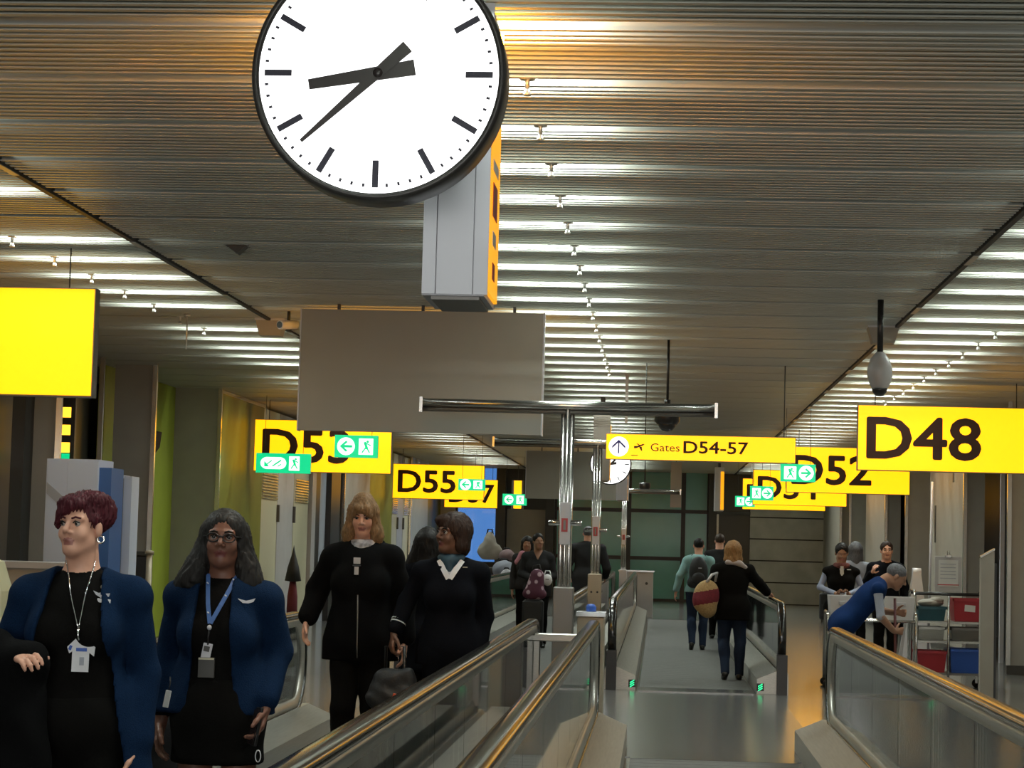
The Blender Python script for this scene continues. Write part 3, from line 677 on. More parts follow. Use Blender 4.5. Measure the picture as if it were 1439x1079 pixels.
MB().tube([(.04, 0, .56), (.13, 0, .62), (.12, -.02, .35), (.1, -.03, .2)], .012).build('hose', M['black'], t); MB().b2((-.1, .06, -.95), (.1, .12, .05)).build('stand', M['palepanel'], t)

# ================================================================ RIGHT SIDE FURNITURE
t = thing('bin_cart', 'steel tube cart with two white bins between the cleaner and the vested woman', 'cart', (1.92, 24.3, 0))
for x in (0, .98):
    MB().tube([(x, 0, .08), (x, 0, .80), (x, .04, .84), (x, .42, .84), (x, .46, .80), (x, .46, .08)], .018).build('frame', M['steel'], t)
for y in (0, .46):
    for z in (.76, .2): MB().cyl((0, y, z), (.98, y, z), .014).build('rail', M['steel'], t)
MB().b2((.01, .01, .20), (.97, .45, .225)).build('shelf', M['greymetal'], t)
for i, x in enumerate((.02, .63)):
    vs = [(x + a_, b_, z) for z, q in ((.775, .02), (1.03, 0)) for a_, b_ in ((q, .03 + q), (.34 - q, .03 + q), (.34 - q, .42 - q), (q, .42 - q))] + [(x + a_, b_, z) for z, q in ((1.03, .014), (.79, .032)) for a_, b_ in ((q, .03 + q), (.34 - q, .03 + q), (.34 - q, .42 - q), (q, .42 - q))]
    o_ = MB().add(vs, [[3, 2, 1, 0]] + [[4 * k + j, 4 * k + (j + 1) % 4, 4 * k + 4 + (j + 1) % 4, 4 * k + 4 + j] for k in range(3) for j in range(4)] + [[12, 13, 14, 15]]).build('bin', M['white_p'], t)
    MB().b2((x + .1, .022, .93), (x + .24, .03, .97), b=.004).build('bin_grip', M['whitegrey'], o_)
for x in (0, .98):
    for y in (0, .46): MB().lathe((x, y, .045), [(0, -.014), (.045, -.014), (.045, .014), (0, .014)], 'Y', 14).build('caster', M['black'], t)
# cleaning trolley
TX, TY = 2.92, 24.6
t = thing('cleaning_trolley', 'steel framed cleaning trolley with shelves behind the right handrail', 'trolley', (TX, TY, 0))
Lx, Ly, Hh = .80, .55, 1.10
for x in (0, Lx):
    pts = [(x, 0, .12), (x, 0, Hh - .08), (x, .03, Hh - .02), (x, .1, Hh), (x, Ly - .1, Hh), (x, Ly - .03, Hh - .02), (x, Ly, Hh - .08), (x, Ly, .12)]
    MB().tube(pts, .017).build('frame', M['steel'], t)
for y in (0, Ly): MB().cyl((0, y, Hh - .03), (Lx, y, Hh - .03), .014).build('top_rail', M['black'], t)
MB().tube([(.38, 0, .1), (.38, 0, Hh - .04)], .014).build('upright', M['steel'], t)
for z, m in ((.16, 'greymetal'), (.52, 'brushed'), (.74, 'brushed')): MB().b2((.01, .01, z), (Lx - .01, Ly - .01, z + .025)).build('shelf', M[m], t)
for x in (.03, Lx - .03):
    for y in (.03, Ly - .03):
        w_ = MB().lathe((x, y, .05), [(0, -.015), (.05, -.015), (.05, .015), (0, .015)], 'Y').build('caster', M['black'], t); MB().b2((x - .015, y - .025, .05), (x + .015, y + .025, .14)).build('fork', M['steel'], w_)
def bucket(label, x, y, z, sx, sy, h, m, cat='container', name='plastic_tub', group=None):
    t = thing(name, label, cat, (x, y, z), 0, group); tp = .88
    a, b_ = sx / 2, sy / 2
    def ring(f, zz, off=0): return [(-a * f + off, -b_ * f + off, zz), (a * f - off, -b_ * f + off, zz), (a * f - off, b_ * f - off, zz), (-a * f + off, b_ * f - off, zz)]
    vs = ring(tp, 0) + ring(1, h) + ring(1, h, .012) + ring(tp, .012, .012)
    fs = [[3, 2, 1, 0]] + [[4 * k + i, 4 * k + (i + 1) % 4, 4 * k + 4 + (i + 1) % 4, 4 * k + 4 + i] for k in range(3) for i in range(4)] + [[12, 13, 14, 15]]
    MB().add(vs, fs).build('body', M[m], t)
    r = MB()
    for s in (-1, 1): r.b2((-a - .012, s * (b_ + .004) - .008, h - .03), (a + .012, s * (b_ + .004) + .008, h)); r.b2((s * (a + .004) - .008, -b_ - .012, h - .03), (s * (a + .004) + .008, b_ + .012, h))
    r.build('rim', M[m], t); return t
rb = bucket('red plastic tub with white label on the trolley top shelf', TX + .60, TY + .22, .768, .33, .40, .26, 'red')
MB().box((.02, -.196, .15), (.12, .004, .075), rz=0, ry=R(4), rx=R(-5)).build('white_label', M['paper'], rb)
bucket('red plastic tub on the trolley bottom shelf beside the blue one', TX + .20, TY + .22, .188, .33, .40, .24, 'red')
bucket('blue plastic tub on the trolley bottom shelf', TX + .59, TY + .22, .188, .38, .42, .27, 'blue')
bucket('teal plastic tub on the trolley upper shelf', TX + .20, TY + .25, .768, .32, .36, .16, 'teal')
bucket('grey plastic tray on the trolley middle shelf', TX + .20, TY + .25, .548, .30, .36, .15, 'brushed')
bucket('grey plastic tub on the trolley middle shelf under the red one', TX + .59, TY + .25, .548, .34, .36, .15, 'greymetal')
t = thing('cloth_bag', 'beige folded cloth lying on the trolley top tub', 'cloth', (TX + .2, TY + .22, .935))
b_ = MB(); b_.ball((0, 0, .03), (.15, .15, .05)); b_.ball((.06, -.02, .06), (.09, .1, .04)); b_.build('cloth', M['pierw'], t)
MB().tube([(-.14, -.1, .03), (-.02, -.14, .04), (.12, -.1, .035)], .012).build('hem', M['pierw'], t)
t = thing('notice_board', 'white clip board notice standing on the trolley top rail', 'notice', (TX + .37, TY + .0, Hh))
bd = MB().b2((-.15, 0, .0), (.15, .015, .40), b=.004).build('board', M['palepanel'], t)
MB().b2((-.11, -.003, .06), (.11, 0, .36)).build('paper', M['paper'], bd); MB().b2((-.12, -.004, .075), (.12, -.002, .085)).build('bottom_bar', M['red'], bd)
MB().b2((-.035, -.012, .385), (.035, .02, .42), b=.004).build('clip', M['steel'], t); MB().tube([(-.012, 0, .42), (-.012, 0, .46), (.012, 0, .46), (.012, 0, .42)], .005).build('clip_ring', M['steel'], t)
for z in (.15, .19, .23, .27, .31): MB().b2((-.09, -.0042, z), (.085, -.003, z + .008)).build('print_line', M['boardgrey'], bd)
t = thing('mop', 'long pale mop handle rising from the trolley', 'mop', (TX + .25, TY + .66, -.055))
MB().cyl((-.02, -.02, .36), (.02, .06, 2.42), .014).build('handle', M['whitegrey'], t); MB().cyl((-.022, -.03, .34), (-.02, -.02, .44), .03, .018).build('socket', M['white_p'], t)
m_ = MB()
for k in range(10):
    a = 2 * math.pi * k / 10; m_.tube([(-.022, -.03, .36), (-.022 + .03 * math.cos(a), -.03 + .03 * math.sin(a), .30), (-.022 + .05 * math.cos(a), -.03 + .04 * math.sin(a), .2), (-.022 + .055 * math.cos(a), -.03 + .045 * math.sin(a), .07)], .013, 6)
m_.build('mop_head', M['paper'], t)
t = thing('floor_sign', 'white wet floor sign shaped like a steep folded cone behind the trolley', 'sign', (3.09, 25.9, 0))
for s in (-1, 1): MB().add([(-.22, s * .25, .0), (.20, s * .25, .0), (.045, s * .02, 1.30), (-.045, s * .02, 1.30), (-.22, s * .28, .0), (.20, s * .28, .0), (.045, s * .05, 1.30), (-.045, s * .05, 1.30)], [[0, 1, 2, 3], [7, 6, 5, 4], [0, 4, 5, 1], [1, 5, 6, 2], [2, 6, 7, 3], [3, 7, 4, 0]]).build('leaf', M['white_p'], t)
MB().cyl((-.05, 0, 1.30), (.05, 0, 1.30), .05).build('hinge', M['white_p'], t)
t = thing('screen_end', 'tall beige panel with slanted top standing right of the trolley', 'panel', (3.215, 21.2, 0))
MB().prism([(-.065, .05), (-.065, 1.50), (.065, 1.58), (.065, .05)], 0, .09, 'Y').build('panel', M['pierw'], t); MB().b2((.065, .02, .03), (.09, .08, 1.45)).build('dark_edge', M['dark'], t); MB().b2((-.1, -.14, 0), (.12, .24, .05)).build('foot', M['brushed'], t)
MB().prism([(-.068, 1.50), (-.068, 1.52), (.068, 1.60), (.068, 1.58)], -.005, .095, 'Y').build('top_cap', M['edge'], t)
# suitcases by the shutter
def suitcase(label, x, y, wd, h, d, m='suitcase', handle=.3, name='suitcase', rz=0, group=None):
    t = thing(name, label, 'suitcase', (x, y, 0), rz, group)
    MB().b2((-wd / 2, -d / 2, .05), (wd / 2, d / 2, h), b=.03).build('body', M[m], t)
    MB().b2((-wd / 2 + .04, -d / 2 - .025, .12), (wd / 2 - .04, -d / 2, h * .6), b=.012).build('front_pocket', M[m], t)
    for s in (-1, 1):
        MB().cyl((s * (wd / 2 - .05) - .015, d / 2 - .03, .04), (s * (wd / 2 - .05) + .015, d / 2 - .03, .04), .04).build('wheel', M['black'], t)
        MB().b2((s * (wd / 2 - .05) - .02, -d / 2 + .01, 0), (s * (wd / 2 - .05) + .02, -d / 2 + .05, .05)).build('foot', M['black'], t)
    if handle:
        hh = MB().tube([(-wd * .25, d / 2 - .04, h - .02), (-wd * .25, d / 2 - .04, h + handle), (wd * .25, d / 2 - .04, h + handle), (wd * .25, d / 2 - .04, h - .02)], .012).build('handle', M['greymetal'], t)
    return t
suitcase('dark upright suitcase with raised handle by the shutter', 3.62, 46.0, .34, .62, .24, handle=.45)
suitcase('second dark suitcase by the shutter, next to the vested woman', 4.05, 45.5, .42, .7, .26, m='suitcase', handle=.12)
suitcase('black rolling suitcase under the floral bag on the far left walkway', -1.76, 30.5, .30, .72, .24, handle=.2)

# ================================================================ PEOPLE: smooth distance fields turned into one continuous surface
f32 = np.float32
def V(*a): return np.array(a, dtype=float)
def surfnet(Fv, org, h):
    S = Fv < 0
    nx, ny, nz = S.shape
    cnt = np.zeros((nx - 1, ny - 1, nz - 1), np.int8)
    for a in (0, 1):
        for b in (0, 1):
            for c in (0, 1): cnt += S[a:nx - 1 + a, b:ny - 1 + b, c:nz - 1 + c]
    I = np.argwhere((cnt > 0) & (cnt < 8))
    if len(I) == 0: return np.zeros((0, 3)), []
    cr = [(a, b, c) for a in (0, 1) for b in (0, 1) for c in (0, 1)]
    vals = np.stack([Fv[I[:, 0] + a, I[:, 1] + b, I[:, 2] + c] for a, b, c in cr], 1)
    acc = np.zeros((len(I), 3)); n = np.zeros(len(I))
    for i in range(8):
        for j in range(i + 1, 8):
            if sum(abs(cr[i][k] - cr[j][k]) for k in range(3)) != 1: continue
            fa, fb = vals[:, i], vals[:, j]; x = (fa < 0) != (fb < 0)
            t = np.where(x, fa / np.where(x, fa - fb, 1), 0)[:, None]
            p = np.array(cr[i]) + t * (np.array(cr[j]) - np.array(cr[i])); acc += np.where(x[:, None], p, 0); n += x
    P = (I + acc / n[:, None]) * h + org
    idx = -np.ones(cnt.shape, np.int32); idx[I[:, 0], I[:, 1], I[:, 2]] = np.arange(len(I))
    Q = []
    for ax in range(3):
        o = [1 if k != ax else 0 for k in range(3)]
        sl = lambda d: tuple(slice(o[k] + (d if k == ax else 0), (S.shape[k] - 1 + (d if k == ax else 0))) for k in range(3))
        A, B = S[sl(0)], S[sl(1)]
        E = np.argwhere(A != B); s = A[E[:, 0], E[:, 1], E[:, 2]]; E = E + np.array(o)
        u, v = (ax + 1) % 3, (ax + 2) % 3
        def g(du, dv):
            c = E.copy(); c[:, u] -= du; c[:, v] -= dv; return idx[c[:, 0], c[:, 1], c[:, 2]]
        q = np.stack([g(1, 1), g(0, 1), g(0, 0), g(1, 0)], 1); q[~s] = q[~s][:, ::-1]; Q.append(q)
    Q = np.concatenate(Q); Q = Q[(Q >= 0).all(1)]
    return P, Q
class Prim:
    """cone: a->b with radii, squeezed in y by sq about its axis; ell: ellipsoid with rotation"""
    def __init__(s, kind, key, **k): s.kind = kind; s.key = key; s.__dict__.update(k); s.grow = 0.0; s.kk = k.get('k', .02)
    def d(s, X, Y, Z):
        if s.kind == 'cone':
            a, b = s.a, s.b; q = s.sq
            px, py, pz = X - f32(a[0]), (Y - f32(a[1])) / f32(q), Z - f32(a[2]); bx, by, bz = b[0] - a[0], (b[1] - a[1]) / q, b[2] - a[2]
            L = bx * bx + by * by + bz * bz + 1e-9
            t = np.clip((px * f32(bx) + py * f32(by) + pz * f32(bz)) / f32(L), 0, 1)
            dist = np.sqrt((px - t * f32(bx)) ** 2 + (py - t * f32(by)) ** 2 + (pz - t * f32(bz)) ** 2) - (f32(s.ra) + t * f32(s.rb - s.ra))
            return dist * f32(min(1, q) ** .5) - f32(s.grow)
        c, r, Rm = s.c, s.r, s.R
        px, py, pz = X - f32(c[0]), Y - f32(c[1]), Z - f32(c[2])
        lx = px * f32(Rm[0][0]) + py * f32(Rm[1][0]) + pz * f32(Rm[2][0]); ly = px * f32(Rm[0][1]) + py * f32(Rm[1][1]) + pz * f32(Rm[2][1]); lz = px * f32(Rm[0][2]) + py * f32(Rm[1][2]) + pz * f32(Rm[2][2])
        k0 = np.sqrt((lx / f32(r[0])) ** 2 + (ly / f32(r[1])) ** 2 + (lz / f32(r[2])) ** 2); k1 = np.sqrt((lx / f32(r[0] ** 2)) ** 2 + (ly / f32(r[1] ** 2)) ** 2 + (lz / f32(r[2] ** 2)) ** 2) + f32(1e-6)
        return k0 * (k0 - 1) / k1 - f32(s.grow)
    def box(s):
        if s.kind == 'cone':
            r = max(s.ra, s.rb) + s.grow * 1.5; return np.minimum(s.a, s.b) - r, np.maximum(s.a, s.b) + r
        r = max(s.r) + s.grow; return s.c - r, s.c + r
I3 = np.eye(3)
def cone(key, a, b, ra, rb=None, sq=1.0, k=.02): return Prim('cone', key, a=np.array(a, float), b=np.array(b, float), ra=ra, rb=ra if rb is None else rb, sq=sq, k=k)
def ell(key, c, r, R=I3, k=.02): return Prim('ell', key, c=np.array(c, float), r=tuple(r) if hasattr(r, '__len__') else (r, r, r), R=np.array(R), k=k)
def field(prims, h, cuts=(), subs=(), noise=None, pad=.03):
    lo = np.min([p.box()[0] for p in prims], 0) - pad; hi = np.max([p.box()[1] for p in prims], 0) + pad
    n = np.ceil((hi - lo) / h).astype(int) + 2
    ax = [(lo[i] + h * np.arange(n[i])).astype(f32) for i in range(3)]
    Fv = np.full(n, .2, f32)
    def sub(p, m):
        a, b = p.box(); i0 = np.clip(np.floor((a - m - lo) / h).astype(int), 0, n - 1); i1 = np.clip(np.ceil((b + m - lo) / h).astype(int) + 1, 1, n)
        s = tuple(slice(i0[k], i1[k]) for k in range(3))
        return s, ax[0][s[0]][:, None, None], ax[1][s[1]][None, :, None], ax[2][s[2]][None, None, :]
    for p in prims:
        s, X, Y, Z = sub(p, .07); D = p.d(X, Y, Z); A = Fv[s]; k = f32(p.kk)
        hh = np.clip(k - np.abs(A - D), 0, None) / k; Fv[s] = np.minimum(A, D) - hh * hh * k * f32(.25)
    for p in subs:
        s, X, Y, Z = sub(p, .05); D = -p.d(X, Y, Z); A = Fv[s]; k = f32(p.kk)
        hh = np.clip(k - np.abs(A - D), 0, None) / k; Fv[s] = np.maximum(A, D) + hh * hh * k * f32(.25)
    X, Y, Z = ax[0][:, None, None], ax[1][None, :, None], ax[2][None, None, :]
    if noise is not None: Fv += noise(X, Y, Z).astype(f32)
    for c in cuts: Fv = np.maximum(Fv, c(X, Y, Z).astype(f32))
    return Fv, lo, h
def to_mesh(name, P, Q, mats, midx=None):
    me = bpy.data.meshes.new(name); me.vertices.add(len(P)); me.vertices.foreach_set('co', np.asarray(P, f32).ravel())
    me.loops.add(len(Q) * 4); me.loops.foreach_set('vertex_index', np.asarray(Q, np.int32).ravel())
    me.polygons.add(len(Q)); me.polygons.foreach_set('loop_start', np.arange(0, len(Q) * 4, 4, dtype=np.int32)); me.polygons.foreach_set('loop_total', np.full(len(Q), 4, np.int32))
    for m in mats: me.materials.append(m)
    if midx is not None: me.polygons.foreach_set('material_index', np.asarray(midx, np.int32))
    me.polygons.foreach_set('use_smooth', np.ones(len(Q), bool)); me.update(calc_edges=True); return me
def solid(name, prims, h, mats, parent, cuts=(), subs=(), noise=None, keymat=None):
    Fv, lo, h = field(prims, h, cuts, subs, noise); P, Q = surfnet(Fv, lo, h)
    mi = None
    if keymat:
        C = P[Q].mean(1).astype(f32); best = np.full(len(C), 9., f32); mi = np.zeros(len(C), np.int32)
        for p in prims:
            a, b = p.box(); m = ((C > a - .03) & (C < b + .03)).all(1)
            if not m.any(): continue
            D = p.d(C[m, 0], C[m, 1], C[m, 2]); better = D < best[m]; ii = np.where(m)[0][better]; best[ii] = D[better]; mi[ii] = keymat.get(p.key, 0)
    return link(name, to_mesh(name, P, Q, mats, mi), None, parent)
def rotz(a): c, s = math.cos(a), math.sin(a); return np.array([[c, -s, 0], [s, c, 0], [0, 0, 1]])
def rotx(a): c, s = math.cos(a), math.sin(a); return np.array([[1, 0, 0], [0, c, -s], [0, s, c]])
def roty(a): c, s = math.cos(a), math.sin(a); return np.array([[c, 0, s], [0, 1, 0], [-s, 0, c]])
def unit(v): v = np.array(v, float); return v / (np.linalg.norm(v) + 1e-9)

def hand_prims(w, dirn, palm, thumb, s=1.0, curl=.35, spread=.10):
    """w wrist, dirn to the knuckles, palm = direction the palm faces, thumb = side the thumb leaves from"""
    dirn = unit(dirn); palm = unit(palm - np.dot(palm, dirn) * dirn); side = unit(thumb - np.dot(thumb, dirn) * dirn - np.dot(thumb, palm) * palm)
    P = []
    for k in (-.022, -.008, .008, .022):   # palm as four fused bones
        P.append(cone('skin', w + dirn * .01 * s, w + dirn * .085 * s + side * k * s * 1.25, .0155 * s, .0125 * s, k=.012))
    for i, (off, ln) in enumerate(((.029, .072), (.010, .080), (-.010, .074), (-.028, .058))):
        p = w + dirn * .088 * s + side * off * s; a = curl * .5 + .06 * i; d = dirn + side * (off * spread * 20)
        for j, fr in enumerate((.45, .32, .25)):
            dd = unit(unit(d) * math.cos(a) + palm * math.sin(a)); q = p + dd * ln * fr * s
            P.append(cone('skin', p, q, (.0095 - .0008 * j) * s, (.0088 - .0009 * j) * s, k=.004)); p = q; a += curl
    p = w + dirn * .025 * s + side * .022 * s; d = unit(dirn * .65 + side * .75 + palm * .3)
    for j, ln in enumerate((.042, .032, .026)):
        q = p + d * ln * s; P.append(cone('skin', p, q, (.0125 - .0015 * j) * s, (.0112 - .0015 * j) * s, k=.008)); p = q; d = unit(d + dirn * .35 + palm * .15 - side * .12)
    return P

class Body:
    def __init__(s, H=1.66, wd=1.0, dp=1.0, female=True, yaw=0, pitch=0, tilt=0, arms=None, legs=None, lean=None, hs=1.0, chest=0, handcfg=None, headpos=None, sit=False):
        s.H, s.wd = H, wd; P = s.P = []
        z = lambda f: f * H
        lean = lean or (lambda p: p)
        L = lambda *p: np.array(lean(np.array(p, float)))
        s.pelvis, s.chest, s.neck = L(0, .01, z(.53)), L(0, 0, z(.72)), L(0, .012, z(.835))
        tor = unit(s.chest - s.pelvis); ang = math.atan2(-tor[1], tor[2]); RX = rotx(ang) if abs(ang) > .02 else I3
        s.torR = RX
        hw = .098 * H * wd
        s.sh = {-1: L(-hw, .012, z(.795)), 1: L(hw, .012, z(.795))}
        P += [ell('torso', L(0, 0, z(.735)), (.088 * H * wd, .062 * H * dp, .115 * H), RX, .05), ell('torso', L(0, -.005, z(.61)), (.080 * H * wd, .058 * H * dp, .11 * H), RX, .05), ell('hips', L(0, .005, z(.53)), (.098 * H * wd, .068 * H * dp, .085 * H), RX, .05)]
        if female:
            for sx in (-1, 1): P.append(ell('torso', L(sx * .043 * H * wd, -.048 * H * dp, z(.715)), (.036 * H * wd, .026 * H, .038 * H), RX, .04))
        for sx in (-1, 1):
            P.append(cone('torso', L(sx * .02, .015, z(.828)), s.sh[sx], .026 * H, .027 * H, k=.04)); P.append(ell('arm', s.sh[sx], .029 * H, k=.03))
        P.append(cone('skin', L(0, .02, z(.80)), L(0, -.004, z(.875)), .034 * H * (1 if female else 1.12), .031 * H * (1 if female else 1.15), k=.03))
        arms = arms or {}; s.el, s.wr = {}, {}
        for sx in (-1, 1):
            e, w_ = arms.get(sx, (V(sx * (hw + .045), .03, z(.635)), V(sx * (hw + .055), -.03, z(.49))))
            s.el[sx], s.wr[sx] = np.array(e, float), np.array(w_, float)
            fat = .9 + .3 * (wd - .9)
            P.append(cone('arm', s.sh[sx], s.el[sx], .0275 * H * fat, .0225 * H * fat, k=.02)); P.append(cone('forearm', s.el[sx], s.wr[sx] - unit(s.wr[sx] - s.el[sx]) * .03, .0225 * H * fat, .0165 * H, k=.02)); P.append(cone('skin', s.wr[sx] - unit(s.wr[sx] - s.el[sx]) * .06, s.wr[sx], .0160 * H, .0145 * H, k=.01))
            hc = (handcfg or {}).get(sx, {})
            dirn = np.array(hc.get('dir', unit(s.wr[sx] - s.el[sx]))); palm = np.array(hc.get('palm', (-sx, 0, 0)), float); th = np.array(hc.get('thumb', (0, -1, 0)), float)
            P += hand_prims(s.wr[sx], dirn, palm, th, hc.get('s', H / 1.72), hc.get('curl', .4))
        legs = legs or {}; s.kn, s.an = {}, {}
        for sx in (-1, 1):
            hp, kn, an, toe = legs.get(sx, (None, V(sx * .052 * H, -.01, z(.285)), V(sx * .055 * H, .02, z(.048)), V(sx * .062 * H, -.13, .03)))
            hp = L(sx * .05 * H * wd ** .5, .01, z(.50)) if hp is None else np.array(hp, float); s.kn[sx], s.an[sx] = np.array(kn, float), np.array(an, float); fat = .85 + .4 * (wd - .85)
            P.append(cone('leg', hp, s.kn[sx], .052 * H * fat, .034 * H * fat, k=.03)); P.append(cone('shin', s.kn[sx], s.an[sx], .034 * H * fat, .022 * H, k=.02)); P.append(ell('shin', s.kn[sx] * .7 + s.an[sx] * .3 + V(0, .015, 0), (.030 * H, .034 * H, .065 * H), k=.03))
            toe = np.array(toe, float); heel = s.an[sx] + V(0, .03, -.03)
            P.append(cone('shoe', s.an[sx] + V(0, .015, -.02), toe, .034, .026, k=.02)); P.append(cone('shoe', heel, toe + (heel - toe) * .2, .024, .024, k=.02))
        # head
        hl = .131 * H * hs; s.hl = hl; k = hl / .225
        s.HR = rotz(yaw) @ rotx(-pitch) @ roty(tilt)
        s.hc = L(0, -.018, z(.935)) if headpos is None else np.array(headpos, float)
        s.hk = k; f = lambda x, y, zz: s.hc + s.HR @ (np.array((x, -y, zz)) * k)   # face-local: x to image right, y forward
        s.f = f; E = lambda key, c, r, kk=.02: ell(key, f(*c), [a * k for a in r], s.HR, kk); Cc = lambda key, a, b, ra, rb, kk=.01: cone(key, f(*a), f(*b), ra * k, rb * k, k=kk)
        P += [E('skin', (0, -.012, .032), (.074, .094, .082), .03), E('skin', (0, .020, -.035), (.056, .070, .080), .03), E('skin', (0, .064, -.094), (.021, .020, .017), .03)]
        for sx in (-1, 1):
            P += [E('skin', (sx * .036, .058, -.032), (.025, .024, .026), .02), Cc('skin', (sx * .045, .01, -.062), (sx * .014, .058, -.094), .017, .014, .03), E('skin', (sx * .076, -.008, -.010), (.011, .020, .031), .006), Cc('skin', (sx * .010, .080, .026), (sx * .045, .068, .026), .011, .010, .012), E('skin', (sx * .013, .094, -.027), (.009, .010, .0085), .006)]
        P += [Cc('skin', (0, .086, .014), (0, .109, -.020), .0085, .0115, .006), Cc('lip', (-.021, .080, -.057), (0, .0915, -.0545), .0038, .0058, .004), Cc('lip', (.021, .080, -.057), (0, .0915, -.0545), .0038, .0058, .004), Cc('lip', (-.014, .0835, -.064), (.014, .0835, -.064), .0056, .0056, .004)]
        P.append(cone('skin', s.neck - V(0, -.005, .01), f(0, -.02, -.06), .031 * H, .030 * H, k=.03))
        s.eyes = [E('x', (sx * .032, .089, .008), (.016, .013, .010), .008) for sx in (-1, 1)]
    def pick(s, keys, grow, shrink=None):
        out = []
        for p in s.P:
            if p.key in keys:
                q = Prim.__new__(Prim); q.__dict__.update(p.__dict__); q.grow = grow; out.append(q)
        return out
def body_part(t, B, h, keymats, name='body'):
    ks = list(keymats); mats = [keymats[k] for k in ks]
    return solid(name, B.P, h, mats, t, subs=B.eyes, keymat={k: i for i, k in enumerate(ks)})
def folds(amp=.004, fx=22, fz=9, ph=0):
    return lambda X, Y, Z: amp * (np.sin(X * fx + 2.2 * np.sin(Z * fz + ph) + ph) * np.sin(Z * fz * 1.7 + Y * 14 + ph))
def eyes(t, B, iris=(.03, .02, .015), brow=None, lid=None):
    for sx in (-1, 1):
        c = B.f(sx * .032, .0755, .008); me = MB().ball((0, 0, 0), .0118 * B.hk, 14, 10).mesh('eye'); me.materials.append(M['eyewhite']); me.materials.append(M['iris'])
        fw = B.HR @ V(0, -1, -.08)
        for p in me.polygons:
            d = unit(p.center) @ unit(fw)
            p.material_index = 1 if d > .82 else 0
        link('eye', me, None, t, tuple(c))
        if brow: MB().tube([tuple(B.f(sx * x, y, zz)) for x, y, zz in ((.014, .089, .027), (.030, .088, .033), (.047, .074, .028))], .0042 * B.hk, 6).build('eyebrow', brow, t)
        if lid: MB().tube([tuple(B.f(sx * x, y, zz)) for x, y, zz in ((.019, .086, .010), (.031, .0905, .0175), (.045, .080, .011))], .0028 * B.hk, 6).build('eyelid', lid, t)
def hair_solid(t, B, style, m, h, extra=()):
    k = B.hk; f = B.f
    E = lambda c, r, kk=.02, R_=None: ell('h', f(*c), [a * k for a in r], B.HR, kk); Cn = lambda a, b, ra, rb, kk=.02: cone('h', f(*a), f(*b), ra * k, rb * k, k=kk)
    P, Sb = [E((0, -.020, .040), (.086, .102, .090))], [E((0, .105, -.045), (.060, .062, .098), .012)]
    if style == 'pixie':
        P = [E((0, -.028, .046), (.086, .102, .090)), E((-.02, .03, .092), (.060, .060, .030), .03), E((.035, -.02, .108), (.05, .065, .030), .03), E((.035, -.08, .060), (.06, .055, .06), .03), Cn((-.050, .056, .070), (-.076, .046, -.005), .020, .009), Cn((.03, .066, .088), (-.055, .070, .040), .018, .014), Cn((.0, .076, .075), (-.066, .060, .012), .014, .008), Cn((.074, .02, .03), (.079, .014, -.025), .012, .005)]
        Sb = [ell('h', f(.012, .112, -.036), [a * k for a in (.058, .066, .104)], B.HR @ roty(.42), k=.012), E((.085, .0, -.030), (.032, .034, .046), .01), E((-.085, .0, -.045), (.032, .034, .040), .01)]
    elif style == 'long':
        for sx in (-1, 1): P += [Cn((sx * .064, -.015, .03), (sx * .115, .0, -.17), .034, .046, .04), Cn((sx * .05, -.05, .0), (sx * (.12 if sx > 0 else .14), -.02, -.20), .045, .05, .04), Cn((sx * .10, -.01, -.13), (sx * (.15 if sx > 0 else .185), -.01, -.215), .045, .022, .04)]
        P += [Cn((0, -.07, .02), (0, -.07, -.17), .075, .07, .04)]
        Sb = [E((0, .110, -.030), (.064, .072, .118), .012), ell('h', B.neck + V(0, -.07, -.02), (.06, .07, .12), k=.02)]
    elif style == 'bangs':
        P = [E((0, -.020, .044), (.086, .102, .090))]
        for sx in (-1, 1): P += [Cn((sx * .066, .0, .04), (sx * .092, .02, -.12), .034, .036, .04), Cn((sx * .085, .02, -.10), (sx * .100, .03, -.19), .040, .024, .04), Cn((sx * .03, .070, .072), (sx * .052, .072, .02), .024, .014, .02)]
        P += [E((0, -.02, .115), (.05, .06, .035), .04), Cn((0, -.07, .0), (0, -.06, -.19), .075, .07, .04), Cn((-.02, .078, .068), (.03, .080, .034), .022, .012, .02)]
        Sb = [E((0, .112, -.055), (.050, .062, .092), .012), ell('h', B.neck + V(0, -.08, -.02), (.05, .06, .10), k=.02)]
    elif style == 'bob':
        P = [E((0, -.025, .045), (.096, .112, .096)), Cn((-.07, -.03, .02), (-.072, -.02, -.07), .045, .04, .04), Cn((.07, -.03, .02), (.072, -.02, -.07), .045, .045, .04), Cn((0, -.08, .01), (0, -.075, -.085), .06, .055, .04), E((-.03, .05, .082), (.055, .045, .03), .03)]
        Sb = [E((0, .112, -.050), (.060, .070, .096), .012)]
    elif style == 'bun':
        Sb = [E((0, .108, -.030), (.060, .066, .116), .012)]
        P += [E((0, -.10, .05), (.045, .045, .045))]
    elif style == 'short':
        P = [E((0, -.020, .036), (.079, .099, .084))]; Sb = [E((0, .11, -.03), (.066, .062, .085), .012), E((0, -.02, -.13), (.12, .12, .085), .02)]
    elif style == 'wavy':
        P = [E((0, -.025, .045), (.094, .110, .094)), Cn((-.06, -.03, .02), (-.075, -.03, -.10), .045, .045, .04), Cn((.06, -.03, .02), (.075, -.03, -.10), .045, .045, .04), Cn((0, -.07, .01), (0, -.075, -.12), .07, .065, .04)]
    elif style == 'shoulder':
        P = [E((0, -.020, .044), (.088, .104, .092)), Cn((-.06, -.03, .02), (-.075, -.03, -.13), .045, .04, .04), Cn((.06, -.03, .02), (.075, -.03, -.13), .045, .04, .04), Cn((0, -.07, .01), (0, -.065, -.15), .07, .06, .04)]
        Sb = [E((0, .108, -.048), (.060, .066, .100), .012)]
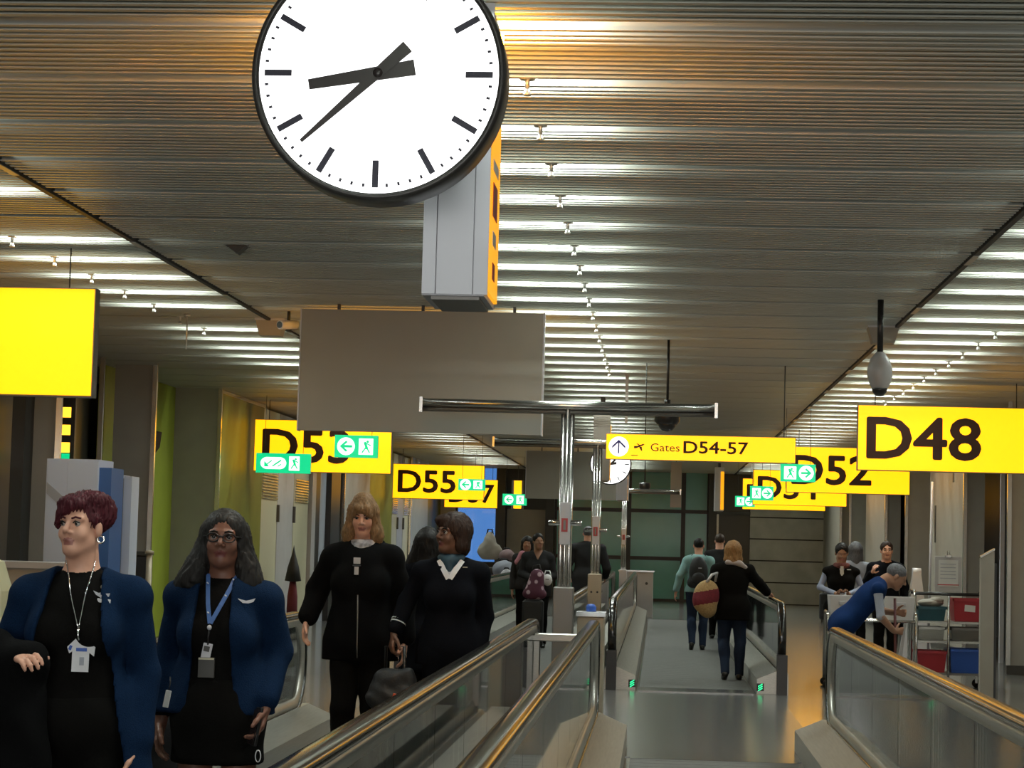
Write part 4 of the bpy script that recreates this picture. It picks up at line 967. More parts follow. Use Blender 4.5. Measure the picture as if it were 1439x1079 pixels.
    Ri = B.HR.T; amp = 2.0 if style in ('pixie', 'wavy') else 1.3
    def strands(X, Y, Z):
        lx = (X - B.hc[0]) * Ri[0][0] + (Y - B.hc[1]) * Ri[0][1] + (Z - B.hc[2]) * Ri[0][2]; ly = (X - B.hc[0]) * Ri[1][0] + (Y - B.hc[1]) * Ri[1][1] + (Z - B.hc[2]) * Ri[1][2]
        an = np.arctan2(lx, ly); return amp * (.0022 * np.sin(an * 34 + 3 * np.sin(Z * 40)) + .0015 * np.sin(an * 71 + Z * 60))
    return solid('hair', list(P) + list(extra), h, [m], t, subs=Sb, noise=strands)
def person(label, x, y, rz=0, group=None): return thing('person', label, 'person', (x, y, 0), rz, group)
def skinm(name, c): return mat('skin_' + name, c, .45, spec=.4, noise=.06, scale=30)
def cloth(name, c, n=.18, sc=160, b=.12): return mat('cloth_' + name, c, .9, spec=.07, noise=n, scale=sc, bump=b)
def hairm(name, c): return mat('hair_' + name, c, .55, spec=.22, noise=.35, scale=60, bump=.15, stretch=(3, 3, .5))
M['eyewhite'] = mat('eye_white', (.48, .45, .43), .25); M['iris'] = mat('iris_dark', (.02, .015, .012), .15)
S_PALE, S_DARK, S_MID, S_DK2 = skinm('pale', (.70, .375, .26)), skinm('brown', (.19, .085, .055)), skinm('tan', (.36, .19, .12)), skinm('deep', (.15, .07, .042))
L_PALE, L_DARK = mat('lip_rose', (.38, .15, .12), .4), mat('lip_brown', (.16, .045, .04), .4)
C_BLACK, C_NAVYBLK, C_BLUE, C_COAT = cloth('black', (.006, .0055, .005)), cloth('charcoal_navy', (.005, .0055, .008)), cloth('royal_blue_knit', (.006, .019, .052), .2, 220, .25), cloth('black_coat', (.0045, .0045, .0048))
C_JEAN, C_TEAL, C_GREY, C_WHITE, C_BLUEVEST = cloth('dark_denim', (.020, .030, .055)), cloth('pale_teal', (.28, .47, .47)), cloth('dark_grey', (.030, .030, .032)), cloth('white_cotton', (.62, .63, .66), .05), cloth('blue_vest', (.008, .026, .095))
C_LTBLUE, C_GREYSHIRT, C_PINK = cloth('pale_blue_shirt', (.36, .42, .58), .06), cloth('grey_shirt', (.34, .36, .42), .06), cloth('pink', (.55, .26, .34), .1)
SHOE = mat('shoe_leather', (.012, .011, .010), .35)
H_RED, H_GREYBLK, H_BLOND, H_DKBR = hairm('dark_red', (.070, .012, .018)), hairm('black_greying', (.016, .015, .014)), hairm('dark_blond', (.23, .135, .065)), hairm('dark_brown', (.030, .015, .010))
H_GINGER, H_BLACK, H_GREY, H_BRSHORT = hairm('ginger_blond', (.26, .14, .055)), hairm('black', (.010, .008, .007)), hairm('grey', (.13, .13, .14)), hairm('short_brown', (.055, .038, .028))
def keymats(skin, top, bottom, lip, shoe=None): return {'torso': top, 'hips': bottom, 'arm': top, 'forearm': top, 'leg': bottom, 'shin': bottom, 'shoe': shoe or SHOE, 'skin': skin, 'lip': lip}
def shoes(t, B, h, m=SHOE):
    for sx in (-1, 1):
        pr = [p for p in B.pick(('shoe',), .006) if (p.a[0] - B.an[sx][0]) ** 2 < .02 and abs(p.a[0] - B.an[sx][0]) < .06 and abs(p.a[1] - B.an[sx][1]) < .25]
        if pr: solid('shoe', pr, h, [m], t, cuts=(lambda X, Y, Z: .004 - Z + 0 * X,))
def zcut_below(z): return lambda X, Y, Z: (z - Z) + 0 * X + 0 * Y
def zcut_above(z): return lambda X, Y, Z: (Z - z) + 0 * X + 0 * Y
def neckhole(B, r=.075, up=.02): return [ell('x', B.neck + V(0, -.02, up), (r, r * 1.1, .10), k=.01)]

# ================================================================ THE PEOPLE IN VIEW
from mathutils.bvhtree import BVHTree
def front(*objs):
    """depth of the foremost surface of these parts at (x, z), in the person's own axes"""
    trees = [BVHTree.FromPolygons([v.co for v in o.data.vertices], [list(p.vertices) for p in o.data.polygons]) for o in objs]
    def g(x, z, off=.006):
        ys = [r[0].y for r in (t_.ray_cast(Vector((x, -2, z)), Vector((0, 1, 0))) for t_ in trees) if r[0] is not None]
        return (x, (min(ys) if ys else -.1) - off, z)
    return g
def plate(g, cx, cz, w_, h, m, name, parent, ry=0, th=.004, off=.008):
    p = g(cx, cz, off); return MB().box(p, (w_, th, h), ry=ry, b=.0012).build(name, m, parent)
def strip(g, pts, wd, m, name, parent, off=.006):
    P = [g(x, z, off) for x, z in pts]; mb = MB(); n = len(P); vs = []
    for i, p in enumerate(P):
        a, b = P[max(i - 1, 0)], P[min(i + 1, n - 1)]; t = Vector((b[0] - a[0], 0, b[2] - a[2])).normalized(); s_ = Vector((t.z, 0, -t.x)) * wd / 2
        p = Vector(p); vs += [p + s_, p - s_, p - s_ + Vector((0, .003, 0)), p + s_ + Vector((0, .003, 0))]
    fs = [[4 * i + j, 4 * i + (j + 1) % 4, 4 * i + 4 + (j + 1) % 4, 4 * i + 4 + j] for i in range(n - 1) for j in range(4)] + [[0, 1, 2, 3], [4 * n - 1, 4 * n - 2, 4 * n - 3, 4 * n - 4]]
    return mb.add(vs, fs).build(name, m, parent)
def lerp2(a, b, n): return [(a[0] + (b[0] - a[0]) * i / n, a[1] + (b[1] - a[1]) * i / n) for i in range(n + 1)]
def gape(w0, slope, z0, xc=0, y0=0.0):   # front opening of a cardigan, wider towards the hem
    return lambda X, Y, Z: -np.maximum(np.abs(X - xc) - np.clip(w0 + slope * (z0 - Z), .01, .3), Y - y0)
def vneck(z0, k, y0=.02):
    return lambda X, Y, Z: -np.maximum(np.abs(X) - (Z - z0) * k, Y - y0)

# ---- 1: red hair, blue cardigan, looking off to the side
t = person('woman with short dark red hair and royal blue cardigan carrying a black coat', -2.045, 7.5)
B = Body(1.655, 1.12, 1.15, yaw=-.34, pitch=.04, hs=.94, headpos=(0, -.018, 1.56), arms={-1: (V(-.285, .03, 1.07), V(-.165, -.20, 1.10)), 1: (V(.226, .07, 1.05), V(.232, .02, .80))},
         handcfg={-1: dict(dir=(.62, -.75, .12), palm=(.15, .3, -.9), thumb=(.3, .2, 1), curl=.55), 1: dict(curl=.4)})
b1 = body_part(t, B, .005, keymats(S_PALE, C_BLACK, C_BLACK, L_PALE))
B1 = B
eyes(t, B, brow=H_RED, lid=H_BLACK); hair_solid(t, B, 'pixie', H_RED, .006)
pr = B.pick(('torso', 'arm', 'forearm', 'hips'), .020) + [cone('c', V(sx * .095, .02, .92), V(sx * .135, .03, .66), .13, .15, .8, k=.05) for sx in (-1, 1)]
jk = solid('cardigan', pr, .009, [C_BLUE], t, cuts=(zcut_below(.70), gape(.075, .17, 1.45, .0, .03)), subs=neckhole(B, .078), noise=folds(.004))
pr = [cone('c', V(0, -.01, 1.05), V(0, -.01, .70), .19, .21, .72, k=.05)]
solid('trousers', B.pick(('leg', 'shin', 'hips'), .016), .011, [C_BLACK], t, cuts=(zcut_below(.06),), noise=folds(.004, 18, 7))
shoes(t, B, .01)
g = front(b1)
for a in (-.045, .055):
    pts = lerp2((a, 1.44), (.035, 1.20), 9); MB().tube([g(x, z, .004) for x, z in pts], .0028, 6).build('neck_chain', M['chrome'], t)
MB().tube([g(.035, 1.205, .008), g(.036, 1.185, .010), g(.038, 1.165, .012)], .005, 6).build('badge_clip', M['chrome'], t)
bx, by, bz = g(.043, 1.11, .012)
bd = MB().prism([(bx + a, bz + c) for a, c in ((-.03, -.055), (.03, -.055), (.031, .012), (.048, .0), (.052, .032), (.018, .056), (-.018, .060), (-.048, .030), (-.040, .008), (-.029, .016))], by - .004, by, 'Y').build('badge', M['white_p'], t)
MB().box((bx + .004, by - .0055, bz + .022), (.038, .002, .012)).build('badge_print', M['blue'], bd); MB().box((bx + .006, by - .0055, bz - .018), (.016, .002, .028)).build('badge_photo', M['boardgrey'], bd); MB().box((bx - .036, by - .0055, bz + .028), (.010, .002, .016), ry=R(20)).build('badge_corner', M['blue'], bd)
wing = [(-.030, .012), (-.012, .004), (0, .006), (.012, .002), (.030, .004), (.026, -.008), (.0, -.014), (-.020, -.002)]
px, py, pz = g(.098, 1.325, .010); MB().prism([(px + a, pz + c) for a, c in wing], py - .004, py, 'Y').build('wings_pin', M['whitegrey'], t)
plate(g, .108, 1.302, .048, .014, M['white_p'], 'name_tag', t, ry=R(5), off=.012)
px, py, pz = g(.095, 1.350, .008); MB().ball((px, py, pz), (.007, .004, .007), 10, 6).build('gold_pin', M['led'] if False else M['beigemetal'], t)
e = B.f(.085, -.012, -.048); MB().lathe(tuple(e), [(.012, -.003), (.016, 0), (.012, .003), (.009, 0), (.012, -.003)], 'Y', 14).build('earring', M['chrome'], t)
# the black coat over her arm
c = thing('coat', 'folded black coat draped over the forearm of the redheaded woman', 'coat', (-2.045, 7.5, 0))
pr = [cone('c', V(-.30, -.10, 1.12), V(-.10, -.22, 1.10), .075, .06, k=.05), cone('c', V(-.27, -.10, 1.05), V(-.25, -.12, .78), .10, .085, .8, k=.06), cone('c', V(-.14, -.18, 1.03), V(-.12, -.18, .70), .075, .085, .8, k=.06), cone('c', V(-.32, -.04, 1.02), V(-.33, -.04, .86), .06, .07, k=.05)]
solid('cloth', pr, .009, [C_COAT], c, subs=[cone('x', B.el[-1], B.wr[-1], .036, .03)], noise=folds(.010, 30, 8))
MB().tube([(-.36, -.12, .86), (-.28, -.2, .74), (-.16, -.26, .66), (-.06, -.25, .70)], .012, 8).build('hem', C_COAT, c)

# ---- 2: glasses, long greying hair, blue cardigan
t = person('woman with glasses, long dark greying hair and blue lanyard in a blue cardigan', -1.655, 8.1)
B = Body(1.635, 1.02, 1.05, yaw=.06, pitch=.0, tilt=.02, hs=.95, headpos=(0, -.018, 1.528), arms={-1: (V(-.212, .06, 1.07), V(-.22, .0, .83)), 1: (V(.212, .06, 1.10), V(.19, -.06, .905))},
         handcfg={1: dict(dir=(-.12, -.25, -.95), palm=(-1, -.2, 0), thumb=(-.3, -1, .1), curl=.6), -1: dict(curl=.4)})
km = keymats(S_DARK, C_BLACK, C_BLACK, L_DARK); km['shin'] = S_DARK; km['leg'] = S_DARK
b2 = body_part(t, B, .005, km); eyes(t, B, brow=H_BLACK, lid=H_BLACK); hair_solid(t, B, 'long', H_GREYBLK, .0065)
fr = lambda x, y, z: tuple(B.f(x, y, z))
gl = t
for sx in (-1, 1):
    pts = [fr(sx * .034 + .026 * math.cos(a), .098 - .018 * (abs(sx * .034 + .026 * math.cos(a)) / .06) ** 2, .005 + .018 * math.sin(a)) for a in [2 * math.pi * k / 20 for k in range(21)]]
    MB().tube(pts, .0030, 6).build('spectacle_rim', M['black'], t)
    MB().tube([fr(sx * .060, .080, .010), fr(sx * .078, .05, .010), fr(sx * .082, -.005, .006)], .0026, 6).build('spectacle_arm', M['black'], t)
MB().tube([fr(-.009, .100, .008), fr(0, .103, .012), fr(.009, .100, .008)], .0028, 6).build('spectacle_bridge', M['black'], t)
pr = B.pick(('torso', 'arm', 'forearm', 'hips'), .019) + [cone('c', V(sx * .06, .015, .96), V(sx * .085, .02, .80), .13, .14, .8, k=.05) for sx in (-1, 1)]
jk = solid('cardigan', pr, .009, [C_BLUE], t, cuts=(zcut_below(.866), gape(.06, .05, 1.42, -.015, .02)), subs=neckhole(B, .07), noise=folds(.004, ph=1))
ds = solid('dress', B.pick(('hips',), .018) + [cone('c', V(0, .0, .92), V(0, .01, .62), .165, .185, .75, k=.05)], .011, [C_BLACK], t, cuts=(zcut_below(.68), zcut_above(1.0)), noise=folds(.003, 20, 3))
shoes(t, B, .01)
g = front(b2, jk)
lan = mat('lanyard_blue', (.07, .16, .42), .6)
strip(g, [(-.052, 1.395), (-.045, 1.35), (-.035, 1.28), (-.022, 1.21)], .016, lan, 'lanyard', t); strip(g, [(.058, 1.405), (.045, 1.35), (.015, 1.28), (-.020, 1.21)], .016, lan, 'lanyard', t)
for q in ((-.047, 1.36), (-.030, 1.25), (.05, 1.375), (.030, 1.315)): plate(g, q[0], q[1], .009, .005, M['white_p'], 'lanyard_print', t, ry=R(35), off=.011)
MB().ball(g(-.021, 1.195, .012), (.009, .006, .010), 10, 6).build('lanyard_clip', M['whitegrey'], t)
MB().tube([g(-.021, 1.19), g(-.025, 1.16), g(-.026, 1.13)], .004, 6).build('badge_reel', M['black'], t)
bd = plate(g, -.030, 1.105, .036, .062, M['whitegrey'], 'badge', t, ry=R(10), off=.014); p = g(-.030, 1.105, .017); MB().box((p[0], p[1], p[2] + .01), (.022, .002, .02), ry=R(10)).build('badge_photo', M['base'], bd)
po = plate(g, -.028, 1.045, .062, .075, M['base'], 'card_pouch', t, off=.020, th=.012); p = g(-.028, 1.078, .03); MB().box(p, (.058, .004, .006)).build('pouch_trim', M['frosted'], po)
px, py, pz = g(.108, 1.300, .010); MB().prism([(px + a, pz + c) for a, c in ((-.036, .008), (-.018, .002), (0, -.002), (.018, .002), (.036, .008), (.028, -.006), (.01, -.012), (-.012, -.011))], py - .004, py, 'Y').build('wings_pin', M['white_p'], t)
w_ = B.wr[1] + V(-.03, -.035, -.075)
ph = thing('phone', 'dark phone with white wrist loop in the hand of the woman with glasses', 'phone', (-1.655, 8.1, 0))
MB().box(tuple(w_), (.012, .072, .145), rz=R(35), ry=R(10), b=.003).build('body', M['black'], ph); MB().box(tuple(w_ + V(-.009, -.006, 0)), (.002, .064, .13), rz=R(35), ry=R(10)).build('screen', M['hand'], ph)
MB().tube([tuple(w_ + V(.02 + .010 * math.sin(a), -.03, -.085 - .022 * (1 - math.cos(a)))) for a in [2 * math.pi * k / 14 for k in range(15)]], .0022, 6).build('wrist_loop', M['white_p'], ph)
tg = thing('luggage_tag', 'small white tag hanging beside the dress of the woman with glasses', 'tag', (-1.655, 8.1, 0))
MB().box((-.155, -.20, .93), (.022, .004, .065), ry=R(10), b=.002).build('tag', M['paper'], tg); MB().tube([(-.15, -.2, .962), (-.147, -.19, .99), (-.15, -.18, 1.01)], .0025, 6).build('loop', M['black'], tg)
hb = thing('handbag', 'black handbag with tan strap carried low behind the woman with glasses', 'bag', (-1.93, 8.35, 0))
solid('bag', [ell('c', V(0, 0, .72), (.12, .07, .16), k=.03), cone('c', V(-.08, 0, .62), V(.08, 0, .62), .07, .07, k=.04)], .012, [M['suitcase']], hb)
MB().tube([(-.08, 0, .84), (-.07, 0, .96), (0, .0, 1.02), (.07, 0, .96), (.08, 0, .84)], .010, 8).build('strap', M['beigemetal'], hb)

# ---- 3: long dark blond hair, black coat
t = person('tall woman with long dark blond hair and bangs in an open black winter coat', -1.80, 13.0)
B = Body(1.775, 1.0, 1.1, yaw=.02, pitch=-.26, hs=.92, headpos=(0, -.03, 1.675), arms={-1: (V(-.285, .08, 1.22), V(-.325, -.03, 1.04)), 1: (V(.26, .06, 1.14), V(.27, .0, .92))}, handcfg={-1: dict(dir=(-.1, -.25, -.95), palm=(1, -.1, 0), curl=.35)},
         legs={-1: (None, V(-.09, -.04, .51), V(-.09, .02, .085), V(-.10, -.12, .03)), 1: (None, V(.09, -.0, .50), V(.09, .14, .10), V(.10, .0, .035))})
b3 = body_part(t, B, .006, keymats(S_PALE, C_BLACK, C_BLACK, L_PALE)); eyes(t, B, brow=H_DKBR, lid=H_DKBR); hair_solid(t, B, 'bangs', H_BLOND, .008)
pr = B.pick(('torso', 'arm', 'forearm', 'hips'), .034) + [cone('c', V(sx * .05, .02, 1.0), V(sx * .075, .02, .74), .155, .17, .75, k=.05) for sx in (-1, 1)]
jk = solid('coat', pr, .011, [C_COAT], t, cuts=(zcut_below(.80),), subs=neckhole(B, .072, .01), noise=folds(.007, 20, 7))
cl = solid('collar', [cone('c', B.neck + V(sx * .03, .05, .03), B.neck + V(sx * .105, .0, .02), .045, .035, k=.03) for sx in (-1, 1)], .010, [C_COAT], t)
solid('trousers', B.pick(('leg', 'shin', 'hips'), .018), .012, [C_BLACK], t, cuts=(zcut_below(.07),), noise=folds(.005, 16, 8)); shoes(t, B, .011)
SC3 = mat('scarf_grey_white', (.42, .40, .42), .8, noise=.6, scale=26)
solid('scarf', [cone('c', B.neck + V(.06 * math.cos(a), -.012 + .06 * math.sin(a), .015), B.neck + V(.06 * math.cos(a + .5), -.012 + .06 * math.sin(a + .5), .012), .030, k=.03) for a in [k * math.pi / 6 for k in range(12)]] + [cone('c', B.neck + V(0, -.08, .0), B.neck + V(.01, -.11, -.09), .030, .018, k=.03)], .009, [SC3], t)
g = front(b3, jk)
plate(g, -.012, 1.405, .042, .038, M['palepanel'], 'badge', t, off=.012); plate(g, -.012, 1.345, .026, .048, M['palepanel'], 'name_tag', t, off=.012); plate(g, -.012, 1.376, .05, .008, M['black'], 'badge_clip', t, off=.014)
MB().tube([g(.0, 1.2), g(.003, 1.05), g(.004, .9), g(.004, .82)], .004, 6).build('zip', M['greymetal'], t)

# ---- 4: bob hair, blazer with white collar, looking at her colleague
t = person('smiling woman with a brown bob in a black blazer with white collar and teal scarf', -1.235, 12.8)
B = Body(1.69, 1.02, 1.1, yaw=-.80, pitch=.02, hs=1.0, arms={-1: (V(-.265, .03, 1.17), V(-.325, -.05, .985)), 1: (V(.205, .07, 1.09), V(.175, .02, .86))}, handcfg={-1: dict(dir=(-.15, -.15, -.95), palm=(.9, .4, 0), thumb=(.3, -1, 0), curl=.75)})
km = keymats(S_DK2, C_WHITE, C_NAVYBLK, L_DARK)
b4 = body_part(t, B, .006, km); eyes(t, B, brow=H_BLACK, lid=H_BLACK); hair_solid(t, B, 'bob', H_DKBR, .008)
pr = B.pick(('torso', 'arm', 'forearm', 'hips'), .018) + [cone('c', V(sx * .05, .02, .93), V(sx * .062, .02, .80), .135, .145, .75, k=.05) for sx in (-1, 1)]
jk = solid('blazer', pr, .010, [C_NAVYBLK], t, cuts=(zcut_below(.80), vneck(1.31, .60)), subs=neckhole(B, .066, .02), noise=folds(.004, 20, 6))
SCT = mat('scarf_teal', (.018, .055, .085), .6, noise=.2, scale=40)
solid('scarf', [cone('c', B.neck + V(.058 * math.cos(a), -.012 + .058 * math.sin(a), .02), B.neck + V(.058 * math.cos(a + .5), -.012 + .058 * math.sin(a + .5), .02), .022, k=.03) for a in [k * math.pi / 6 for k in range(12)]] + [cone('c', B.neck + V(-.005, -.085, -.01), B.neck + V(0, -.105, -.075), .034, .010, .6, k=.03)], .009, [SCT], t)
g = front(b4, jk)
for a, c in (((-.070, 1.425), (-.004, 1.315)), ((.072, 1.425), (.006, 1.315))): strip(g, lerp2(a, c, 6), .030, M['white_p'], 'collar', t, .008)
e = B.wr[-1] + unit(B.el[-1] - B.wr[-1]) * .06; dr = unit(B.el[-1] - B.wr[-1])
for k in range(2):
    q = e + dr * (.018 * k); MB().cyl(tuple(q), tuple(q + dr * .007), .049, n=20).build('sleeve_stripe', M['paper'], t)
plate(g, .09, 1.385, .03, .006, M['beigemetal'], 'wings_pin', t)
solid('skirt', B.pick(('hips',), .014) + [cone('c', V(0, .0, .86), V(0, .01, .55), .155, .15, .75, k=.05)], .012, [C_NAVYBLK], t, cuts=(zcut_below(.58), zcut_above(.95))); shoes(t, B, .011)
cs = thing('cabin_bag', 'black cabin bag with orange tag held by the woman in the black blazer', 'bag', (-1.55, 12.72, 0))
MB().b2((-.15, -.09, .05), (.15, .09, .52), b=.03).build('case', M['suitcase'], cs); MB().b2((-.12, -.12, .12), (.12, -.09, .40), b=.012).build('front_pocket', M['suitcase'], cs)
solid('top_bag', [cone('c', V(-.08, 0, .60), V(.08, 0, .60), .085, .085, .8, k=.04), cone('c', V(-.06, 0, .70), V(.07, 0, .72), .07, .06, .8, k=.04)], .012, [M['suitcase']], cs, noise=folds(.006, 40, 20))
MB().tube([(-.06, .05, .52), (-.06, .05, .90), (.055, .0, .905), (.06, .05, .52)], .010).build('handle', M['black'], cs)
MB().box((.03, -.10, .60), (.055, .006, .06), ry=R(12), b=.002).build('orange_tag', mat('orange_tag', (.75, .10, .02), .5), cs)
for sx in (-1, 1): MB().cyl((sx * .12 - .015, .05, .04), (sx * .12 + .015, .05, .04), .04).build('wheel', M['black'], cs)

def simple(label, x, y, H, rz, skin, hair, style, top, bottom, jacket=None, hem=.8, wd=1.0, h=.013, grow=.022, arms=None, legs=None, hand=None, female=True, yaw=0, pitch=0, jname='jacket', lean=None, headpos=None, topmat=None, cut=(), dp=1.0, jkeys=('torso', 'arm', 'forearm', 'hips')):
    t = person(label, x, y, rz)
    B = Body(H, wd, dp, female, yaw, pitch, 0, arms, legs, lean, handcfg=hand, headpos=headpos)
    b = body_part(t, B, h, keymats(skin, topmat or top, bottom, L_PALE))
    hair_solid(t, B, style, hair, h * .85)
    jk = None
    if jacket:
        pr = B.pick(jkeys, grow)
        if hem and 'hips' in jkeys: pr += [cone('c', V(sx * .045, .02, .52 * H), V(sx * .05, .02, hem - .05), .085 * H * wd, .09 * H * wd, .75, k=.05) for sx in (-1, 1)]
        jk = solid(jname, pr, h, [top], t, cuts=tuple([zcut_below(hem)] if hem else []) + tuple(cut), subs=neckhole(B, .068, .02) if lean is None else [], noise=folds(.006, 20, 7))
    solid('trousers', B.pick(('leg', 'shin', 'hips') if lean is None else ('leg', 'shin'), .014), h, [bottom], t, cuts=(zcut_below(.06),) if lean is None else (zcut_below(.06), zcut_above(.80)), noise=folds(.005, 16, 8)); shoes(t, B, h)
    return t, B, b, jk
WALK = {-1: (None, V(-.09, -.06, .47), V(-.08, .06, .09), V(-.085, -.07, .03)), 1: (None, V(.085, -.02, .46), V(.08, .20, .13), V(.085, .09, .03))}
simple('person in a dark navy hooded coat half hidden behind the woman in the blazer', -1.66, 15.4, 1.62, math.pi, S_PALE, H_BLACK, 'long', C_NAVYBLK, C_BLACK, True, .6, 1.0)
# far left walkway
t, B, b, jk = simple('dark haired woman in a dark top standing behind a floral bag', -1.738, 31.1, 1.655, 0, S_MID, H_BLACK, 'bun', C_GREY, C_BLACK, True, .75, 1.05, yaw=.3,
                     arms={-1: (V(-.24, .02, 1.08), V(-.08, -.22, 1.02)), 1: (V(.24, .02, 1.06), V(.08, -.22, 1.0))}, hand={-1: dict(dir=(.8, -.4, -.2), palm=(0, .3, -1)), 1: dict(dir=(-.8, -.4, -.2), palm=(0, .3, -1))}, cut=(vneck(1.28, .5),), topmat=S_MID)
t, B, b, jk = simple('dark haired woman with a pink scarf beside the floral bag woman', -2.03, 33.2, 1.61, 0, S_MID, H_BLACK, 'shoulder', C_GREY, C_BLACK, True, .8, 1.0)
C_MAUVE = cloth('mauve', (.34, .25, .26))
solid('scarf', [cone('c', B.neck + V(-.07, -.06, .0), B.neck + V(.02, -.08, -.05), .05, .05, k=.03), cone('c', B.neck + V(-.07, -.06, .0), B.neck + V(-.14, -.06, -.12), .05, .05, k=.03)], .012, [C_PINK], t)
fb = thing('floral_bag', 'plum bag with white flowers standing on the black rolling suitcase', 'bag', (-1.74, 30.45, 0))
FL = mat('floral_print', (.09, .02, .045), .7); nt = FL.node_tree; vo = nt.nodes.new('ShaderNodeTexVoronoi'); vo.inputs['Scale'].default_value = 11; tc = nt.nodes.new('ShaderNodeTexCoord'); rp = nt.nodes.new('ShaderNodeValToRGB')
rp.color_ramp.elements[0].position = .30; rp.color_ramp.elements[0].color = (.55, .40, .47, 1); rp.color_ramp.elements[1].position = .42; rp.color_ramp.elements[1].color = (.09, .02, .045, 1)
nt.links.new(tc.outputs['Object'], vo.inputs['Vector']); nt.links.new(vo.outputs['Distance'], rp.inputs[0]); nt.links.new(rp.outputs[0], nt.nodes['Principled BSDF'].inputs['Base Color'])
solid('bag', [cone('c', V(0, 0, .84), V(.03, 0, 1.06), .14, .10, .7, k=.04), cone('c', V(-.12, 0, .80), V(.12, 0, .80), .05, .05, k=.05)], .012, [FL], fb, cuts=(zcut_below(.73),)); MB().tube([(-.04, 0, 1.1), (-.02, 0, 1.2), (.06, 0, 1.22), (.09, 0, 1.1)], .012).build('handle', M['suitcase'], fb)
wb = thing('white_handbag', 'small white handbag hanging in front of the floral bag woman', 'bag', (-1.58, 30.8, 0))
solid('bag', [ell('c', V(0, 0, 1.0), (.07, .05, .085), k=.03)], .010, [M['white_p']], wb); MB().tube([(-.05, 0, 1.06), (-.03, .05, 1.13), (.03, .05, 1.13), (.05, 0, 1.06)], .008).build('strap', M['white_p'], wb); MB().box((0, -.05, 1.01), (.05, .006, .012)).build('clasp', M['greymetal'], wb)
# luggage cart and its load beyond the left handrail
lc = thing('luggage_cart', 'steel luggage cart piled with bags beyond the far left handrail', 'cart', (-3.12, 42.3, 0))
MB().b2((-.32, -.5, .14), (.32, .45, .18)).build('platform', M['brushed'], lc)
MB().tube([(-.30, .48, .16), (-.30, .52, 1.0), (.30, .52, 1.0), (.30, .48, .16)], .02).build('push_bar', M['steel'], lc)
for sx in (-.27, .27):
    for sy in (-.42, .38): MB().lathe((sx, sy, .07), [(0, -.02), (.07, -.02), (.07, .02), (0, .02)], 'Y', 12).build('wheel', M['black'], lc)
def bag(label, x, y, z, r, m, name='travel_bag', strap=True):
    b_ = thing(name, label, 'bag', (x, y, z)); solid('body', [ell('c', V(0, 0, r[2]), r, k=.03), cone('c', V(-r[0] * .6, 0, r[2] * .6), V(r[0] * .6, 0, r[2] * .6), r[2] * .6, r[2] * .6, min(1, r[1] / r[2]), k=.05)], .014, [m], b_, cuts=(zcut_below(.002),), noise=folds(.006, 30, 14))
    if strap: MB().tube([(-r[0] * .5, 0, r[2] * 1.75), (-r[0] * .3, -.02, r[2] * 2.15), (r[0] * .3, -.02, r[2] * 2.15), (r[0] * .5, 0, r[2] * 1.75)], .016).build('strap', M['suitcase'], b_)
    return b_
bag('black duffel bag lowest on the luggage cart', -3.12, 42.15, .18, (.30, .24, .19), M['suitcase'])
bag('plum duffel bag second on the luggage cart', -3.10, 42.15, .56, (.27, .22, .14), FL)
bag('grey round bag on the luggage cart', -3.02, 42.1, .84, (.22, .20, .16), C_GREYSHIRT)
bag('white small bag on the luggage cart front', -2.95, 41.85, .80, (.10, .07, .10), C_WHITE)
bag('pale pink soft bag topmost right on the luggage cart', -2.98, 42.25, 1.16, (.15, .14, .11), C_MAUVE)
bag('beige upright bag with dark straps on top of the luggage cart', -3.33, 42.3, 1.16, (.13, .12, .28), M['pierw'])
# man seen from behind
simple('broad man in a black jacket seen from behind between the two steel poles', -1.18, 36.0, 1.82, math.pi, S_PALE, H_GREY, 'short', C_GREY, C_BLACK, True, .72, 1.3, female=False, grow=.03, arms={-1: (V(-.33, .02, 1.13), V(-.30, -.16, .98)), 1: (V(.33, .02, 1.13), V(.30, -.16, .98))})
# ---- couple ahead on the right walkway (they walk away)
t, B, b, jk = simple('person in a pale teal hoodie and jeans with a black backpack, walking away', .60, 31.9, 1.655, math.pi, S_PALE, H_BLACK, 'short', C_TEAL, C_JEAN, True, .86, 1.02, arms={1: (V(.27, .06, 1.10), V(.32, .0, .86)), -1: (V(-.25, .03, 1.06), V(-.22, -.12, .88))}, legs=WALK, grow=.024)
solid('hood', [cone('c', B.neck + V(-.06, .07, -.02), B.neck + V(.06, .07, -.02), .055, .055, k=.04), ell('c', B.neck + V(0, .09, -.05), (.09, .05, .07), k=.03)], .012, [C_TEAL], t)
bp = thing('backpack', 'black backpack on the person in the teal hoodie', 'backpack', (.60, 31.9, 0), math.pi)
solid('body', [ell('c', V(0, .19, 1.16), (.14, .085, .23), k=.03), cone('c', V(-.09, .18, 1.0), V(.09, .18, 1.0), .075, .075, k=.05)], .013, [M['suitcase']], bp); solid('pocket', [ell('c', V(0, .265, 1.06), (.10, .035, .10), k=.03)], .012, [M['suitcase']], bp)
for sx in (-1, 1): MB().tube([(sx * .06, .14, 1.34), (sx * .09, .06, 1.405), (sx * .11, -.06, 1.36), (sx * .12, -.115, 1.2), (sx * .14, .02, 1.0)], .018).build('strap', M['suitcase'], bp)
MB().box((-.02, .30, 1.22), (.05, .006, .012)).build('reflector', M['whitegrey'], bp)
simple('man with short brown hair in a dark jacket, mostly hidden behind the blonde woman', 1.02, 35.8, 1.75, math.pi, S_PALE, H_BRSHORT, 'short', C_GREY, C_BLACK, True, .75, 1.12, female=False)
